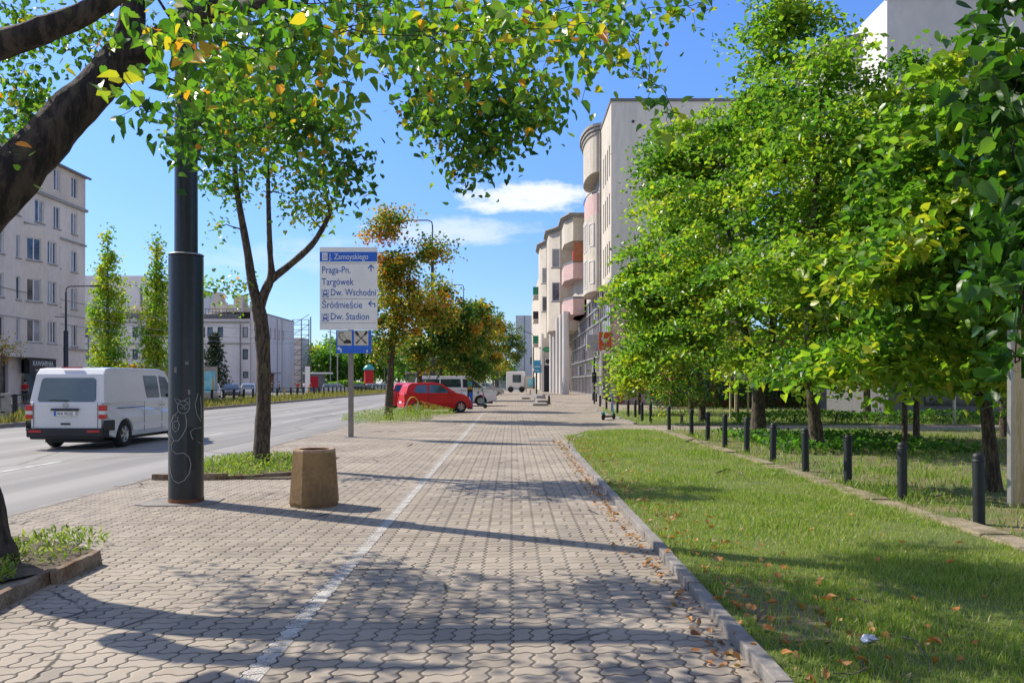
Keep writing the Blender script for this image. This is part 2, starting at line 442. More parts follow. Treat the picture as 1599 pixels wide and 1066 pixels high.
class MB:
    def __init__(self):
        self.v = []; self.f = []; self.mi = []; self.sm = []; self.cur = 0; self.smooth = False
    def add(self, vs, fs, smooth=None):
        k = len(self.v)
        self.v += [tuple(p) for p in vs]
        for f in fs:
            self.f.append([i + k for i in f]); self.mi.append(self.cur)
            self.sm.append(self.smooth if smooth is None else smooth)
        return self
    def box(self, x0, x1, y0, y1, z0, z1):
        return self.add([(x0, y0, z0), (x1, y0, z0), (x1, y1, z0), (x0, y1, z0), (x0, y0, z1), (x1, y0, z1), (x1, y1, z1), (x0, y1, z1)],
                        [(0, 3, 2, 1), (4, 5, 6, 7), (0, 1, 5, 4), (1, 2, 6, 5), (2, 3, 7, 6), (3, 0, 4, 7)])
    def prism(self, poly, z0, z1):
        """plan polygon (x,y) counter-clockwise, extruded in z"""
        n = len(poly)
        vs = [(x, y, z0) for x, y in poly] + [(x, y, z1) for x, y in poly]
        return self.add(vs, [list(range(n))[::-1], [n + i for i in range(n)]] + [(i, (i + 1) % n, n + (i + 1) % n, n + i) for i in range(n)])
    def sheet(self, poly, z):
        return self.add([(x, y, z) for x, y in poly], [list(range(len(poly)))])
    def slab(self, a, u, v, n, poly, th):
        """polygon in the (u,v) plane at point a, thickened by th along n"""
        a, u, v, n = Vector(a), Vector(u), Vector(v), Vector(n)
        k = len(poly)
        bot = [a + u * p[0] + v * p[1] for p in poly]
        top = [p + n * th for p in bot]
        return self.add(bot + top, [list(range(k))[::-1], [k + i for i in range(k)]] + [(i, (i + 1) % k, k + (i + 1) % k, k + i) for i in range(k)])
    def tube(self, pts, rad, n=8, cap=True, smooth=True):
        pts = [Vector(p) for p in pts]
        if not isinstance(rad, (list, tuple)): rad = [rad] * len(pts)
        rings = []
        ref = None
        for i, p in enumerate(pts):
            a = pts[max(0, i - 1)]; b = pts[min(len(pts) - 1, i + 1)]
            d = (b - a).normalized()
            if ref is None:
                ref = Vector((1, 0, 0)) if abs(d.x) < 0.8 else Vector((0, 1, 0))
            s = (ref - d * ref.dot(d)).normalized(); w = d.cross(s)
            ref = s
            rings.append([p + (s * math.cos(2 * PI * j / n) + w * math.sin(2 * PI * j / n)) * rad[i] for j in range(n)])
        vs = [q for r in rings for q in r]
        fs = [(i * n + j, i * n + (j + 1) % n, (i + 1) * n + (j + 1) % n, (i + 1) * n + j) for i in range(len(pts) - 1) for j in range(n)]
        self.add(vs, fs, smooth)
        if cap:
            self.add(rings[0], [list(range(n))[::-1]], False); self.add(rings[-1], [list(range(n))], False)
        return self
    def lathe(self, prof, c=(0, 0), n=24, smooth=True, axis='z'):
        """profile of (r, h) round a vertical axis at c, or round y with axis='y' (c = (x, z))"""
        vs = []
        for r, h in prof:
            for j in range(n):
                a = 2 * PI * j / n
                if axis == 'z': vs.append((c[0] + r * math.cos(a), c[1] + r * math.sin(a), h))
                else: vs.append((c[0] + r * math.cos(a), h, c[1] + r * math.sin(a)))
        fs = [(i * n + j, i * n + (j + 1) % n, (i + 1) * n + (j + 1) % n, (i + 1) * n + j) for i in range(len(prof) - 1) for j in range(n)]
        return self.add(vs, fs, smooth)
    def ball(self, c, r, n=10, m=7):
        if not isinstance(r, (list, tuple)): r = (r, r, r)
        vs = []; fs = []
        for i in range(m + 1):
            t_ = PI * i / m
            for j in range(n):
                a = 2 * PI * j / n
                vs.append((c[0] + r[0] * math.sin(t_) * math.cos(a), c[1] + r[1] * math.sin(t_) * math.sin(a), c[2] + r[2] * math.cos(t_)))
        for i in range(m):
            for j in range(n):
                fs.append((i * n + j, (i + 1) * n + j, (i + 1) * n + (j + 1) % n, i * n + (j + 1) % n))
        return self.add(vs, fs, True)
    def build(self, name, mats, parent=None, org=None, bevel=0, seg=2):
        me = bpy.data.meshes.new(name)
        me.from_pydata(self.v, [], self.f)
        me.polygons.foreach_set('material_index', self.mi)
        me.polygons.foreach_set('use_smooth', self.sm)
        me.update()
        o = link_mesh(name, me, mats, parent, org)
        if bevel:
            b = o.modifiers.new('bevel', 'BEVEL')
            b.width = bevel; b.segments = seg; b.limit_method = 'ANGLE'; b.angle_limit = math.radians(35)
        return o

def textmesh(name, txt, size, loc, mats, parent, xs=0.85, depth=0.003, rot=(PI / 2, 0, 0), bold=0.0, align='LEFT'):
    cu = bpy.data.curves.new(name, 'FONT')
    cu.body = txt; cu.size = size; cu.extrude = depth; cu.offset = bold; cu.align_x = align
    cu.resolution_u = 3
    o = bpy.data.objects.new(name, cu)
    COL.objects.link(o)
    dg = bpy.context.evaluated_depsgraph_get()
    me = bpy.data.meshes.new_from_object(o.evaluated_get(dg))
    bpy.data.objects.remove(o)
    me.materials.clear()
    from mathutils import Euler
    me.transform(Matrix.Translation(Vector(loc)) @ Euler(rot).to_matrix().to_4x4() @ Matrix.Diagonal((xs, 1, 1, 1)))
    return link_mesh(name, me, mats, parent)

def G(px, py, z=0.0):
    d = F * (EYE - z) / (py - 597)
    return Vector(((px - 799.5) / F * d, d, z))
def P(px, py, d):
    return Vector(((px - 799.5) / F * d, d, EYE + (597 - py) / F * d))
ORD = ['nearest', 'second nearest', 'third nearest', 'fourth nearest', 'fifth nearest', 'sixth nearest', 'seventh nearest', 'eighth nearest', 'ninth nearest', 'tenth nearest', 'eleventh nearest', 'twelfth nearest', 'thirteenth nearest', 'fourteenth nearest', 'fifteenth nearest', 'sixteenth nearest', 'seventeenth nearest', 'eighteenth nearest', 'nineteenth nearest', 'twentieth nearest', 'farthest but one', 'farthest']

# ------------------------------------------------------------ leaves and trees
HEART = (np.array([(0, 0, 0), (1.05, 0, -0.08), (-0.1, 0.2, .04), (0.12, 0.44, .12), (0.5, 0.43, .11), (0.84, 0.17, .02), (-0.1, -0.2, .04), (0.12, -0.44, .12), (0.5, -0.43, .11), (0.84, -0.17, .02)], float),
         [(0, 1, 5, 4, 3, 2), (0, 6, 7, 8, 9, 1)])
DIAM = (np.array([(0, 0, 0), (0.45, 0.42, 0.12), (1, 0, -0.05), (0.45, -0.42, 0.12)], float), [(0, 2, 1), (0, 3, 2)])
BLADE = (np.array([(0, 0.07, 0), (0, -0.07, 0), (1, 0, 0)], float), [(0, 1, 2)])
def leaf_mesh(name, C, size, hue, m, parent=None, org=None, shape=DIAM, up=0.5, droop=0.3, rs=None, tdir=None):
    rs = rs or np.random.RandomState(1)
    N = len(C)
    T, fs = shape
    nrm = rs.normal(size=(N, 3)); nrm[:, 2] = np.abs(nrm[:, 2]) * 0.8 + up
    nrm /= np.linalg.norm(nrm, axis=1)[:, None]
    if tdir is None:
        td = rs.normal(size=(N, 3)); td[:, 2] -= droop
    else: td = tdir
    td = td - nrm * (td * nrm).sum(1)[:, None]
    td /= np.linalg.norm(td, axis=1)[:, None] + 1e-9
    b = np.cross(nrm, td)
    k = len(T)
    cz = rs.uniform(-0.6, 3.0, N)[:, None, None]; cw = rs.uniform(0.72, 1.12, N)[:, None, None]
    V = C[:, None, :] + size[:, None, None] * (T[None, :, 0, None] * td[:, None, :] + T[None, :, 1, None] * cw * b[:, None, :] + (T[None, :, 2, None] * cz - .12 * cz * T[None, :, 0, None] ** 2) * nrm[:, None, :])
    V = V.reshape(-1, 3)
    off = origin_of(parent) if parent is not None else Vector(org or (0, 0, 0))
    V = V - np.array(off)
    me = bpy.data.meshes.new(name)
    me.vertices.add(len(V)); me.vertices.foreach_set('co', V.astype(np.float32).ravel())
    fl = [len(f) for f in fs]
    idx = np.concatenate([np.array(f) for f in fs])
    loops = (np.arange(N)[:, None] * k + idx[None, :]).ravel()
    starts = (np.arange(N)[:, None] * sum(fl) + np.concatenate([[0], np.cumsum(fl)[:-1]])[None, :]).ravel()
    me.loops.add(len(loops)); me.loops.foreach_set('vertex_index', loops.astype(np.int32))
    me.polygons.add(len(starts)); me.polygons.foreach_set('loop_start', starts.astype(np.int32))
    me.update(calc_edges=True)
    a = me.attributes.new('hue', 'FLOAT', 'FACE')
    a.data.foreach_set('value', np.repeat(hue, len(fs)).astype(np.float32))
    o = bpy.data.objects.new(name, me)
    COL.objects.link(o)
    me.materials.append(m)
    if parent is not None: o.parent = parent
    else: o.location = off
    return o

def ell_points(rs, c, r, n, shell=0.45):
    d = rs.normal(size=(n, 3)); d /= np.linalg.norm(d, axis=1)[:, None]
    return np.array(c) + d * ((rs.uniform(0, 1, n) ** shell) * rs.uniform(.78, 1.2, n))[:, None] * np.array(r)

def grow(mb, nodes, targets, rs, rmax=0.05, rmin=0.004, sides=5, sag=0.12, keep=None):
    """connect every target to the nearest branch node lower down; nodes = [(pos, radius)]"""
    pts = np.array([n[0] for n in nodes]); rad = np.array([n[1] for n in nodes])
    base = pts.mean(0)
    order = np.argsort([np.min(np.linalg.norm(pts - t_, axis=1)) for t_ in targets])
    for i in order:
        t_ = targets[i]
        d = pts - t_
        cost = np.linalg.norm(d, axis=1) + 0.8 * np.maximum(0, pts[:, 2] - t_[2]) + 0.25 / (1 + rad * 60)
        j = int(np.argmin(cost))
        a = pts[j]; L = np.linalg.norm(t_ - a)
        r0 = min(rmax, rad[j] * 0.7, 0.006 + 0.014 * L + rmin)
        r0 = max(r0, rmin * 1.3)
        mid1 = a + (t_ - a) * 0.35 + rs.normal(size=3) * L * 0.06 + np.array([0, 0, sag * L * 0.6])
        mid2 = a + (t_ - a) * 0.7 + rs.normal(size=3) * L * 0.06 + np.array([0, 0, sag * L * 0.5])
        mb.tube([a, mid1, mid2, t_], [r0, r0 * 0.75, r0 * 0.5 + rmin * 0.4, rmin], sides, cap=False)
        pts = np.vstack([pts, mid1, mid2, t_]); rad = np.concatenate([rad, [r0 * 0.75, r0 * 0.55, max(rmin * 1.2, r0 * 0.3)]])

def make_tree(name, label, trunk, r, crowns, leafsize, nleaf, seed, hue=(0.35, 0.13), lm='leaf', bm='bark_sm', sig=0.28, ncl=70,
              shape=DIAM, limbs=(), up=0.5, droop=0.3, group=None, cat='tree', accent=0.0, sides=9, rmax=0.05, shell=0.45, flat=0.75, spray=False):
    rs = np.random.RandomState(seed)
    root = empty(name, tuple(trunk[0]), label, cat, group)
    mb = MB(); nodes = []
    def limb(pts, ra):
        P_ = [Vector(p) for p in pts]; out = []; rr = []
        for i in range(len(P_) - 1):
            for k in range(4):
                f = k / 4
                out.append(P_[i].lerp(P_[i + 1], f)); rr.append(ra[i] + (ra[i + 1] - ra[i]) * f)
        out.append(P_[-1]); rr.append(ra[-1])
        # smooth the polyline
        for _ in range(2):
            out = [out[0]] + [(out[i - 1] + out[i] * 2 + out[i + 1]) / 4 for i in range(1, len(out) - 1)] + [out[-1]]
        rj = [q * (1 + rs.normal() * 0.035) for q in rr]
        mb.tube(out, rj, sides, cap=True)
        for q, w in zip(out, rr): nodes.append((np.array(q), w))
    trunk = [Vector(p) for p in trunk]
    # flare at the foot
    trunk2 = [trunk[0] - Vector((0, 0, 0.05)), trunk[0].lerp(trunk[1], 0.12)] + trunk[1:]
    r2 = [r[0] * 1.35, r[0]] + list(r[1:])
    limb(trunk2, r2)
    for pts, ra in limbs: limb(pts, ra)
    nodes_hi = [q for q in nodes if q[0][2] > trunk[0][2] + (1.3 if len(crowns) and crowns[0][0][2] > 2.2 else 0.1)] or nodes
    tot = sum(c[2] for c in crowns)
    C = []; cents = []
    for c, rad, wgt in crowns:
        n = max(2, int(ncl * wgt / tot))
        cents.append(ell_points(rs, c, rad, n, shell))
    cents = np.vstack(cents)
    grow(mb, nodes_hi, cents, rs, rmax)
    mb.build('trunk', M[bm], root)
    per = rs.dirichlet(np.ones(len(cents)) * 2.5)
    cnt = np.maximum(1, (per * nleaf).astype(int))
    for c, k in zip(cents, cnt):
        s = sig * rs.uniform(0.6, 1.3)
        if spray:
            a_ = c[:2] - np.array(trunk[0])[:2] + rs.normal(size=2) * .4; a_ = a_ / (np.linalg.norm(a_) + 1e-6)
            g_ = rs.normal(size=(k, 3)); r_ = g_[:, 0] * s * 1.6; p_ = g_[:, 1] * s * .95
            o_ = np.stack([r_ * a_[0] - p_ * a_[1], r_ * a_[1] + p_ * a_[0], g_[:, 2] * s * .36 - .32 * np.abs(r_) - .15 * r_], 1)
            C.append(c + o_)
        else: C.append(c + rs.normal(size=(k, 3)) * np.array([s, s, s * flat]))
    clh = np.repeat(rs.normal(size=len(cents)) * hue[1] * 1.25, cnt)
    C = np.vstack(C)
    C[:, 2] = np.maximum(C[:, 2], trunk[0].z + 0.12)
    h = np.clip(hue[0] + clh + rs.normal(size=len(C)) * hue[1], 0, 0.76)
    if accent > 0:
        acc = rs.uniform(size=len(C)) < accent
        h[acc] = rs.uniform(0.74, 1.0, acc.sum())
    if lm == 'leaf_aut': h = np.clip(hue[0] + clh + rs.normal(size=len(C)) * hue[1], 0, 1)
    sz = leafsize * rs.uniform(0.65, 1.2, len(C))
    leaf_mesh('crown', C, sz, h, M[lm], root, shape=shape, up=up, droop=droop, rs=rs)
    return root
# ------------------------------------------------------------ ground
def sheet(name, poly, z, m, **kw):
    mb = MB(); mb.sheet(poly, z)
    return tag(mb.build(name, m), kind=kw.get('kind', 'structure'))
sheet('ground', [(-700, -60), (700, -60), (700, 1500), (-700, 1500)], -0.16, mat('far_ground', (0.2, 0.195, 0.19), 0.95, scale=0.05, col2=(0.16, 0.17, 0.13)))
sheet('road', [(-17.9, -20), (-5.75, -20), (-5.75, 420), (-17.9, 420)], -0.10, M['asphalt'])
sheet('side_road', [(-37, -20), (-22.3, -20), (-22.3, 420), (-37, 420)], -0.12, M['asphalt'])
sheet('far_pavement', [(-60, -20), (-37.0, -20), (-37.0, 160), (-60, 160)], -0.06, M['kerb'])
sheet('pavement', [(-5.62, -12), (60, -12), (60, 140), (-5.62, 140)], 0.0, M['paver'])
# kerbs, each stone a metre with a fine gap
def kerb_run(name, x0, x1, y0, y1, z0, z1, m, step=1.0, jit=0.003, org=None, label=None):
    mb = MB(); y = y0; rs = random.Random(int(abs(x0) * 100))
    while y < y1:
        e = min(y + step, y1); dz = rs.uniform(-jit, jit); dx = rs.uniform(-jit, jit)
        mb.box(x0 + dx, x1 + dx, y + 0.004, e - 0.004, z0, z1 + dz); y = e
    return mb.build(name, m, bevel=0.008)
tag(kerb_run('road_kerb', -5.75, -5.615, -12, 120, -0.15, 0.006, M['kerb']), kind='structure')
tag(kerb_run('median_kerb', -18.06, -17.9, 5, 300, -0.15, 0.05, M['kerb'], 2.0), kind='structure')
tag(kerb_run('median_back_kerb', -22.3, -22.15, 5, 300, -0.15, 0.03, M['kerb'], 2.0), kind='structure')
sheet('median_strip', [(-22.15, 5), (-18.06, 5), (-18.06, 300), (-22.15, 300)], 0.02, M['median_soil'])
# lane dashes
mb = MB()
for k in range(14):
    for X in (-9.15, -12.5):
        y = 14 + k * 9.5 + (3 if X < -10 else 0)
        mb.sheet([(X - 0.06, y), (X + 0.06, y), (X + 0.06, y + 3), (X - 0.06, y + 3)], -0.096)
tag(mb.build('lane_marking', M['road_mark']), kind='structure')
sheet('cycle_lane_line', [(-1.385, 2), (-1.265, 2), (-1.34, 40.5), (-1.46, 40.5)], 0.004, M['line'])

# raised forecourt in front of the right-hand building, reached by a gentle ramp and edged by low steps
mb = MB()
N_ = 14
ys = [42 + i * (60 - 42) / N_ for i in range(N_ + 1)]
def ramp_z(y): 
    s = min(1, max(0, (y - 42) / 17)); return 0.004 + 0.55 * s * s * (3 - 2 * s)
def left_x(y): return 2.2 + (y - 42) * 0.03
for i in range(N_):
    a, b = ys[i], ys[i + 1]
    za, zb = ramp_z(a), ramp_z(b)
    mb.add([(left_x(a), a, za), (30, a, za), (30, b, zb), (left_x(b), b, zb)], [(0, 1, 2, 3)])
    mb.add([(left_x(a), a, -0.05), (left_x(a), a, za), (left_x(b), b, zb), (left_x(b), b, -0.05)], [(0, 1, 2, 3)])
mb.add([(2.6, 60, 0.554), (30, 60, 0.554), (30, 130, 0.554), (2.2, 130, 0.554)], [(0, 1, 2, 3)])
mb.add([(2.6, 60, -0.05), (2.6, 60, 0.554), (2.2, 130, 0.554), (2.2, 130, -0.05)], [(0, 1, 2, 3)])
tag(mb.build('forecourt', M['paver']), kind='structure')
mb = MB()
mb.box(1.35, 2.3, 53.5, 58.4, -0.02, 0.14).box(1.75, 2.5, 57.0, 66, -0.02, 0.28).box(2.05, 2.75, 64, 90, -0.02, 0.42)
mb.box(0.9, 1.6, 75, 100, -0.02, 0.15)
o = mb.build('forecourt_step', M['kerb'], org=(2.0, 60, 0), bevel=0.015)
tag(o, 'low concrete steps edging the raised forecourt in front of the apartments', 'steps')

# lawns
lawn = [(1.36, -4), (4.45, -4), (4.45, 23.5), (4.3, 26.1), (3.3, 26.3), (2.3, 25.2), (1.65, 23.4), (1.36, 20.5)]
sheet('lawn', lawn, 0.03, M['lawn_soil'])
sheet('tree_lawn', [(4.75, -4), (70, -4), (70, 26.0), (4.75, 26.0)], 0.025, M['tree_soil'])
sheet('far_lawn', [(4.45, 29.4), (70, 29.4), (70, 49.3), (5.2, 49.3), (4.45, 47.5)], 0.02, M['lawn_soil'])
sheet('lawn_dirt', [(1.5, 4.7), (1.8, 4.75), (2.0, 5.2), (2.02, 5.7), (1.85, 6.1), (1.6, 6.3), (1.47, 5.8)], 0.034, M['tree_soil'])
k1 = kerb_run('lawn_kerb', 1.27, 1.36, -4, 17.0, -0.06, 0.065, M['kerb'], 1.0, 0.006); tag(k1, kind='structure')
mb = MB(); rs_ = random.Random(3)
for (x, y, a) in [(1.33, 17.5, .05), (1.36, 18.5, -.04), (1.4, 19.5, -.1), (1.48, 20.5, -.1), (1.62, 21.6, -.2), (1.8, 22.6, -.3), (2.05, 23.6, -.4)]:
    mb.add([(x + px * math.cos(a) - py * math.sin(a), y + px * math.sin(a) + py * math.cos(a), pz) for px, py, pz in
            [(-.06, -.45, -.05), (.06, -.45, -.05), (.06, .45, -.05), (-.06, .45, -.05), (-.06, -.45, .05), (.06, -.45, .03), (.06, .45, .04), (-.06, .45, .05)]],
           [(0, 3, 2, 1), (4, 5, 6, 7), (0, 1, 5, 4), (1, 2, 6, 5), (2, 3, 7, 6), (3, 0, 4, 7)])
tag(mb.build('broken_kerb', M['kerb'], bevel=0.01), kind='structure')
# long concrete edging beside the bollards: uneven, half buried
mb = MB(); rr = random.Random(5); y = -3
while y < 25.5:
    e = y + rr.uniform(0.8, 1.6)
    mb.box(4.43 + rr.uniform(-.03, .03), 4.76 + rr.uniform(-.03, .04), y, e - 0.015, -0.05, 0.055 + rr.uniform(-.025, .012)); y = e
tag(mb.build('edging_strip', M['edging'], bevel=0.02), kind='structure')
mb = MB(); y = 30
while y < 48:
    mb.box(4.38, 4.5, y, y + 0.98, -0.05, 0.05 + rr.uniform(-.015, .015)); y += 1
tag(mb.build('far_lawn_kerb', M['kerb'], bevel=0.01), kind='structure')

# grass
def blades(name, rects, m, seed, org=(0, 0, 0), mask=None, hue=(0.55, 0.2), kind='stuff', label=None, cat='grass', lean=0.45):
    rs = np.random.RandomState(seed); Cs = []; Ss = []
    for (x0, x1, y0, y1, dens, h) in rects:
        n = int((x1 - x0) * (y1 - y0) * dens)
        p = np.zeros((n, 3)); p[:, 0] = rs.uniform(x0, x1, n); p[:, 1] = rs.uniform(y0, y1, n); p[:, 2] = 0.022
        Cs.append(p); Ss.append(h * rs.uniform(0.5, 1.35, n))
    C = np.vstack(Cs); S = np.concatenate(Ss)
    f = np.sin(C[:, 0] * 2.1 + np.sin(C[:, 1] * 1.3)) * np.sin(C[:, 1] * 1.7 + C[:, 0]) + 0.5 * np.sin(C[:, 0] * 7.3 + 1) * np.sin(C[:, 1] * 6.1)
    S *= np.clip(1 + 0.28 * f, 0.45, 1.6)
    if mask is not None:
        k = mask(C, rs); C = C[k]; S = S[k]; f = f[k]
    N = len(C)
    td = rs.normal(size=(N, 3)) * lean; td[:, 2] = 1
    td /= np.linalg.norm(td, axis=1)[:, None]
    nrm = rs.normal(size=(N, 3)); 
    nrm -= td * (nrm * td).sum(1)[:, None]; nrm /= np.linalg.norm(nrm, axis=1)[:, None]
    hue_ = np.clip(hue[0] - 0.07 * f + rs.normal(size=N) * hue[1], 0, 1)
    b = np.cross(nrm, td)
    T = np.array([(0, .06, 0), (0, -.06, 0), (.6, -.04, .03), (.6, .04, .03), (1, 0, .16)], float)
    V = (C[:, None, :] + S[:, None, None] * (T[None, :, 0, None] * td[:, None, :] + T[None, :, 1, None] * b[:, None, :] + T[None, :, 2, None] * nrm[:, None, :])).reshape(-1, 3)
    me = bpy.data.meshes.new(name)
    me.vertices.add(len(V)); me.vertices.foreach_set('co', V.astype(np.float32).ravel())
    idx = np.array([0, 1, 2, 3, 3, 2, 4])
    loops = (np.arange(N)[:, None] * 5 + idx).ravel(); st = (np.arange(N)[:, None] * 7 + np.array([0, 4])).ravel()
    me.loops.add(len(loops)); me.loops.foreach_set('vertex_index', loops.astype(np.int32))
    me.polygons.add(len(st)); me.polygons.foreach_set('loop_start', st.astype(np.int32))
    me.update(calc_edges=True)
    a = me.attributes.new('hue', 'FLOAT', 'FACE'); a.data.foreach_set('value', np.repeat(hue_, 2).astype(np.float32))
    o = bpy.data.objects.new(name, me); COL.objects.link(o); me.materials.append(m)
    return tag(o, label, cat if label else None, kind=kind)
def bare(C, rs):
    d = ((C[:, 0] - 1.72) / 0.26) ** 2 + ((C[:, 1] - 5.5) / 0.8) ** 2
    edge = C[:, 0] < 1.6
    pn = np.sin(C[:, 0] * 3.1 + 1.7 * np.sin(C[:, 1] * .9)) + np.sin(C[:, 1] * 1.9 + C[:, 0] * 1.3)
    keep = (rs.uniform(size=len(C)) < np.clip(1.15 - .45 * np.maximum(0, pn - .6), .35, 1)) & (rs.uniform(size=len(C)) < np.clip((d - 0.15) * 0.8, 0.3, 1)) & ~(edge & (rs.uniform(size=len(C)) < 0.3))
    rim = (C[:, 1] > 23) & (C[:, 0] < 1.5 + (C[:, 1] - 22) * 0.25)
    return keep & ~rim
blades('lawn_grass', [(4.4, 4.56, 3.4, 20, 500, .06), (1.38, 4.44, 3.4, 7.5, 4200, .048), (1.38, 4.44, 7.5, 12, 2100, .054), (1.38, 4.44, 12, 18, 900, .065), (1.4, 4.44, 18, 25.6, 450, .078)], M['blade'], 1, mask=bare,
       label='short sunlit green grass of the front lawn', cat='grass')
blades('tree_lawn_grass', [(4.66, 4.85, 6, 24, 420, .07), (4.78, 8, 6.5, 14, 520, .09), (4.78, 12, 14, 25.8, 170, .11), (12, 24, 16, 25.8, 45, .12)], M['blade'], 2,
       mask=lambda C, rs: rs.uniform(size=len(C)) < np.clip(0.62 + 0.5 * np.sin(C[:, 0] * 1.7) * np.sin(C[:, 1] * 1.1 + 2), 0.08, 1), hue=(0.4, 0.22),
       label='patchy rough grass under the young linden trees', cat='grass')
blades('far_lawn_grass', [(4.5, 26, 29.5, 36, 60, .12), (4.7, 30, 36, 48.8, 25, .16)], M['blade'], 3, label='bright grass of the lawn beyond the cross path', cat='grass')
blades('median_grass', [(-22.1, -18.1, 28, 60, 90, .34), (-22.1, -18.1, 60, 130, 28, .42)], M['blade_dry'], 4, hue=(0.4, 0.25), lean=0.35, label='tall dry yellow grass on the median strip', cat='grass')

# fallen leaves: drifts along the kerb are litter, the larger single ones on the grass are things
rs = np.random.RandomState(11)
n = 900
C = np.zeros((n, 3)); C[:, 1] = rs.uniform(3.6, 22, n)
side = rs.uniform(size=n) < 0.4
C[:, 0] = np.where(side, 1.22 - np.abs(rs.normal(size=n)) * 0.10, 1.42 + np.abs(rs.normal(size=n)) * 0.42)
far = C[:, 1] > 16; C[far & side, 0] += 0.02
C[:, 2] = np.where(side, 0.012, 0.06)
tag(leaf_mesh('leaf_litter', C, rs.uniform(.025, .055, n), rs.uniform(0, 1, n), M['litter'], shape=HEART, up=1.8, droop=0, rs=rs), 'small brown fallen leaves drifted along the lawn kerb', 'leaf litter', kind='stuff')
proto = leaf_mesh('fallen_leaf', np.zeros((1, 3)), np.array([1.0]), np.array([0.3]), M['litter'], shape=HEART, up=6, droop=0, rs=rs)
spots = [(1180, 950), (1162, 931), (1140, 925), (1212, 940), (1104, 893), (1083, 860), (1069, 829), (1075, 833), (1046, 838), (1131, 848), (1157, 945), (1128, 912), (1206, 962), (1248, 943), (1226, 990), (1298, 935), (1330, 935), (1270, 930), (1271, 825), (1480, 878), (1234, 887), (1459, 1000), (1466, 1028), (1196, 980), (1150, 905), (1245, 845), (1110, 820), (1060, 800), (1040, 862), (1030, 880), (1422, 931), (1452, 978), (1370, 870), (1309, 1033), (1222, 1020), (1290, 1050), (1180, 1005), (1145, 985)]
spots += [(rs.uniform(1090, 1560), rs.uniform(800, 1050)) for _ in range(26)]
for i, (px, py) in enumerate(spots):
    o = proto if i == 0 else proto.copy()
    if i: COL.objects.link(o)
    g = G(px, py, 0.07)
    o.location = g
    s = 0.028 + 0.038 * rs.uniform()
    o.scale = (s, s, s); o.rotation_euler = (rs.normal() * .35, rs.normal() * .35, rs.uniform(0, 6.28))
    tag(o, 'curled orange brown leaf fallen on the front lawn grass', 'leaf', 'fallen leaves on the lawn')
# twigs, foil and dead branch on the lawn
def twig(pts, r, name, label):
    mb = MB(); mb.tube(pts, [r * (1 - 0.6 * i / (len(pts) - 1)) for i in range(len(pts))], 5)
    return tag(mb.build(name, M['bark_grey'], org=pts[0]), label, 'twig')
g = lambda px, py, z=.07: G(px, py, z)
twig([g(1408, 993), g(1428, 999), g(1440, 1015), g(1452, 1030), g(1452, 1050)], .006, 'fallen_twig', 'forked pale twig lying on shaded grass right of the foil')
twig([g(1118, 738), g(1135, 732), g(1150, 736), g(1162, 742)], .012, 'fallen_twig', 'dark twig lying on the sunlit middle of the lawn')
twig([g(1320, 935), g(1345, 935), g(1372, 944)], .005, 'fallen_twig', 'thin dark twig in the grass beside the bare patch')
twig([g(1345, 1030), g(1350, 1045), g(1330, 1052), g(1300, 1050)], .006, 'fallen_twig', 'bent twig by the lawn kerb at the bottom edge')
twig([g(1072, 689), g(1085, 684), g(1098, 691), g(1112, 694)], .02, 'fallen_branch', 'dead branch at the foot of the bollards beside the path')
twig([G(1440, 770, .05), G(1460, 774, .06), G(1485, 770, .05), G(1510, 775, .05)], .022, 'fallen_branch', 'dark dead branch on bare soil behind the two nearest bollards')
mb = MB(); mb.ball((0, 0, 0.02), (.045, .03, .022), 9, 6)
rr = random.Random(2); mb.v = [(x + rr.uniform(-.01, .01), y + rr.uniform(-.01, .01), z + rr.uniform(-.008, .012)) for x, y, z in mb.v]
for i in range(len(mb.sm)): mb.sm[i] = False
o = mb.build('foil_wrapper', M['foil']); o.location = G(1357, 1003, .05); tag(o, 'crumpled silver wrapper lying on the shaded lawn', 'litter')

# manhole cover set in the paving
mb = MB(); mb.box(0.45, 1.1, 21.3, 22.3, 0.001, 0.010)
o = mb.build('manhole_cover', M['kerb'], org=(0.75, 21.8, 0)); tag(o, 'pale rectangular access cover set flush in the paving', 'manhole cover')

# ------------------------------------------------------------ bollards
def bollard():
    root = empty('bollard')
    m_ = MB(); m_.lathe([(.058, -.05), (.058, .70), (.052, .725), (.03, .74), (0.001, .745)], n=18); m_.build('post', M['bollard'], root)
    m_ = MB(); m_.lathe([(.0605, .655), (.0605, .675), (.0585, .675)], n=18); m_.build('collar', M['bollard'], root)
    return root
bl = [G(1529, 822), G(1409, 784), G(1324, 758), G(1258, 738), G(1207, 722), G(1166, 709), G(1132, 700), G(1105, 689), G(1080, 681), G(1045, 671), G(1016, 661), G(1003, 658.5), G(992, 652), G(981, 651), G(964, 645.5), G(956, 643.5), G(947, 640.5), G(937, 638), G(931, 635), G(926, 634)]
pb = bollard()
for i, p in enumerate(bl):
    o = pb if i == 0 else copy_tree(pb)
    o.location = (p.x, p.y, 0.02 if p.y < 50 else 0.1)
    o.rotation_euler = (random.uniform(-.012, .012), random.uniform(-.02, .02), 0)
    o.scale = (1, 1, random.uniform(.97, 1.03))
    tag(o, ORD[i].capitalize() + ' of the dark round bollards in the long row right of the lawn', 'bollard', 'bollards in the row beside the lawn')

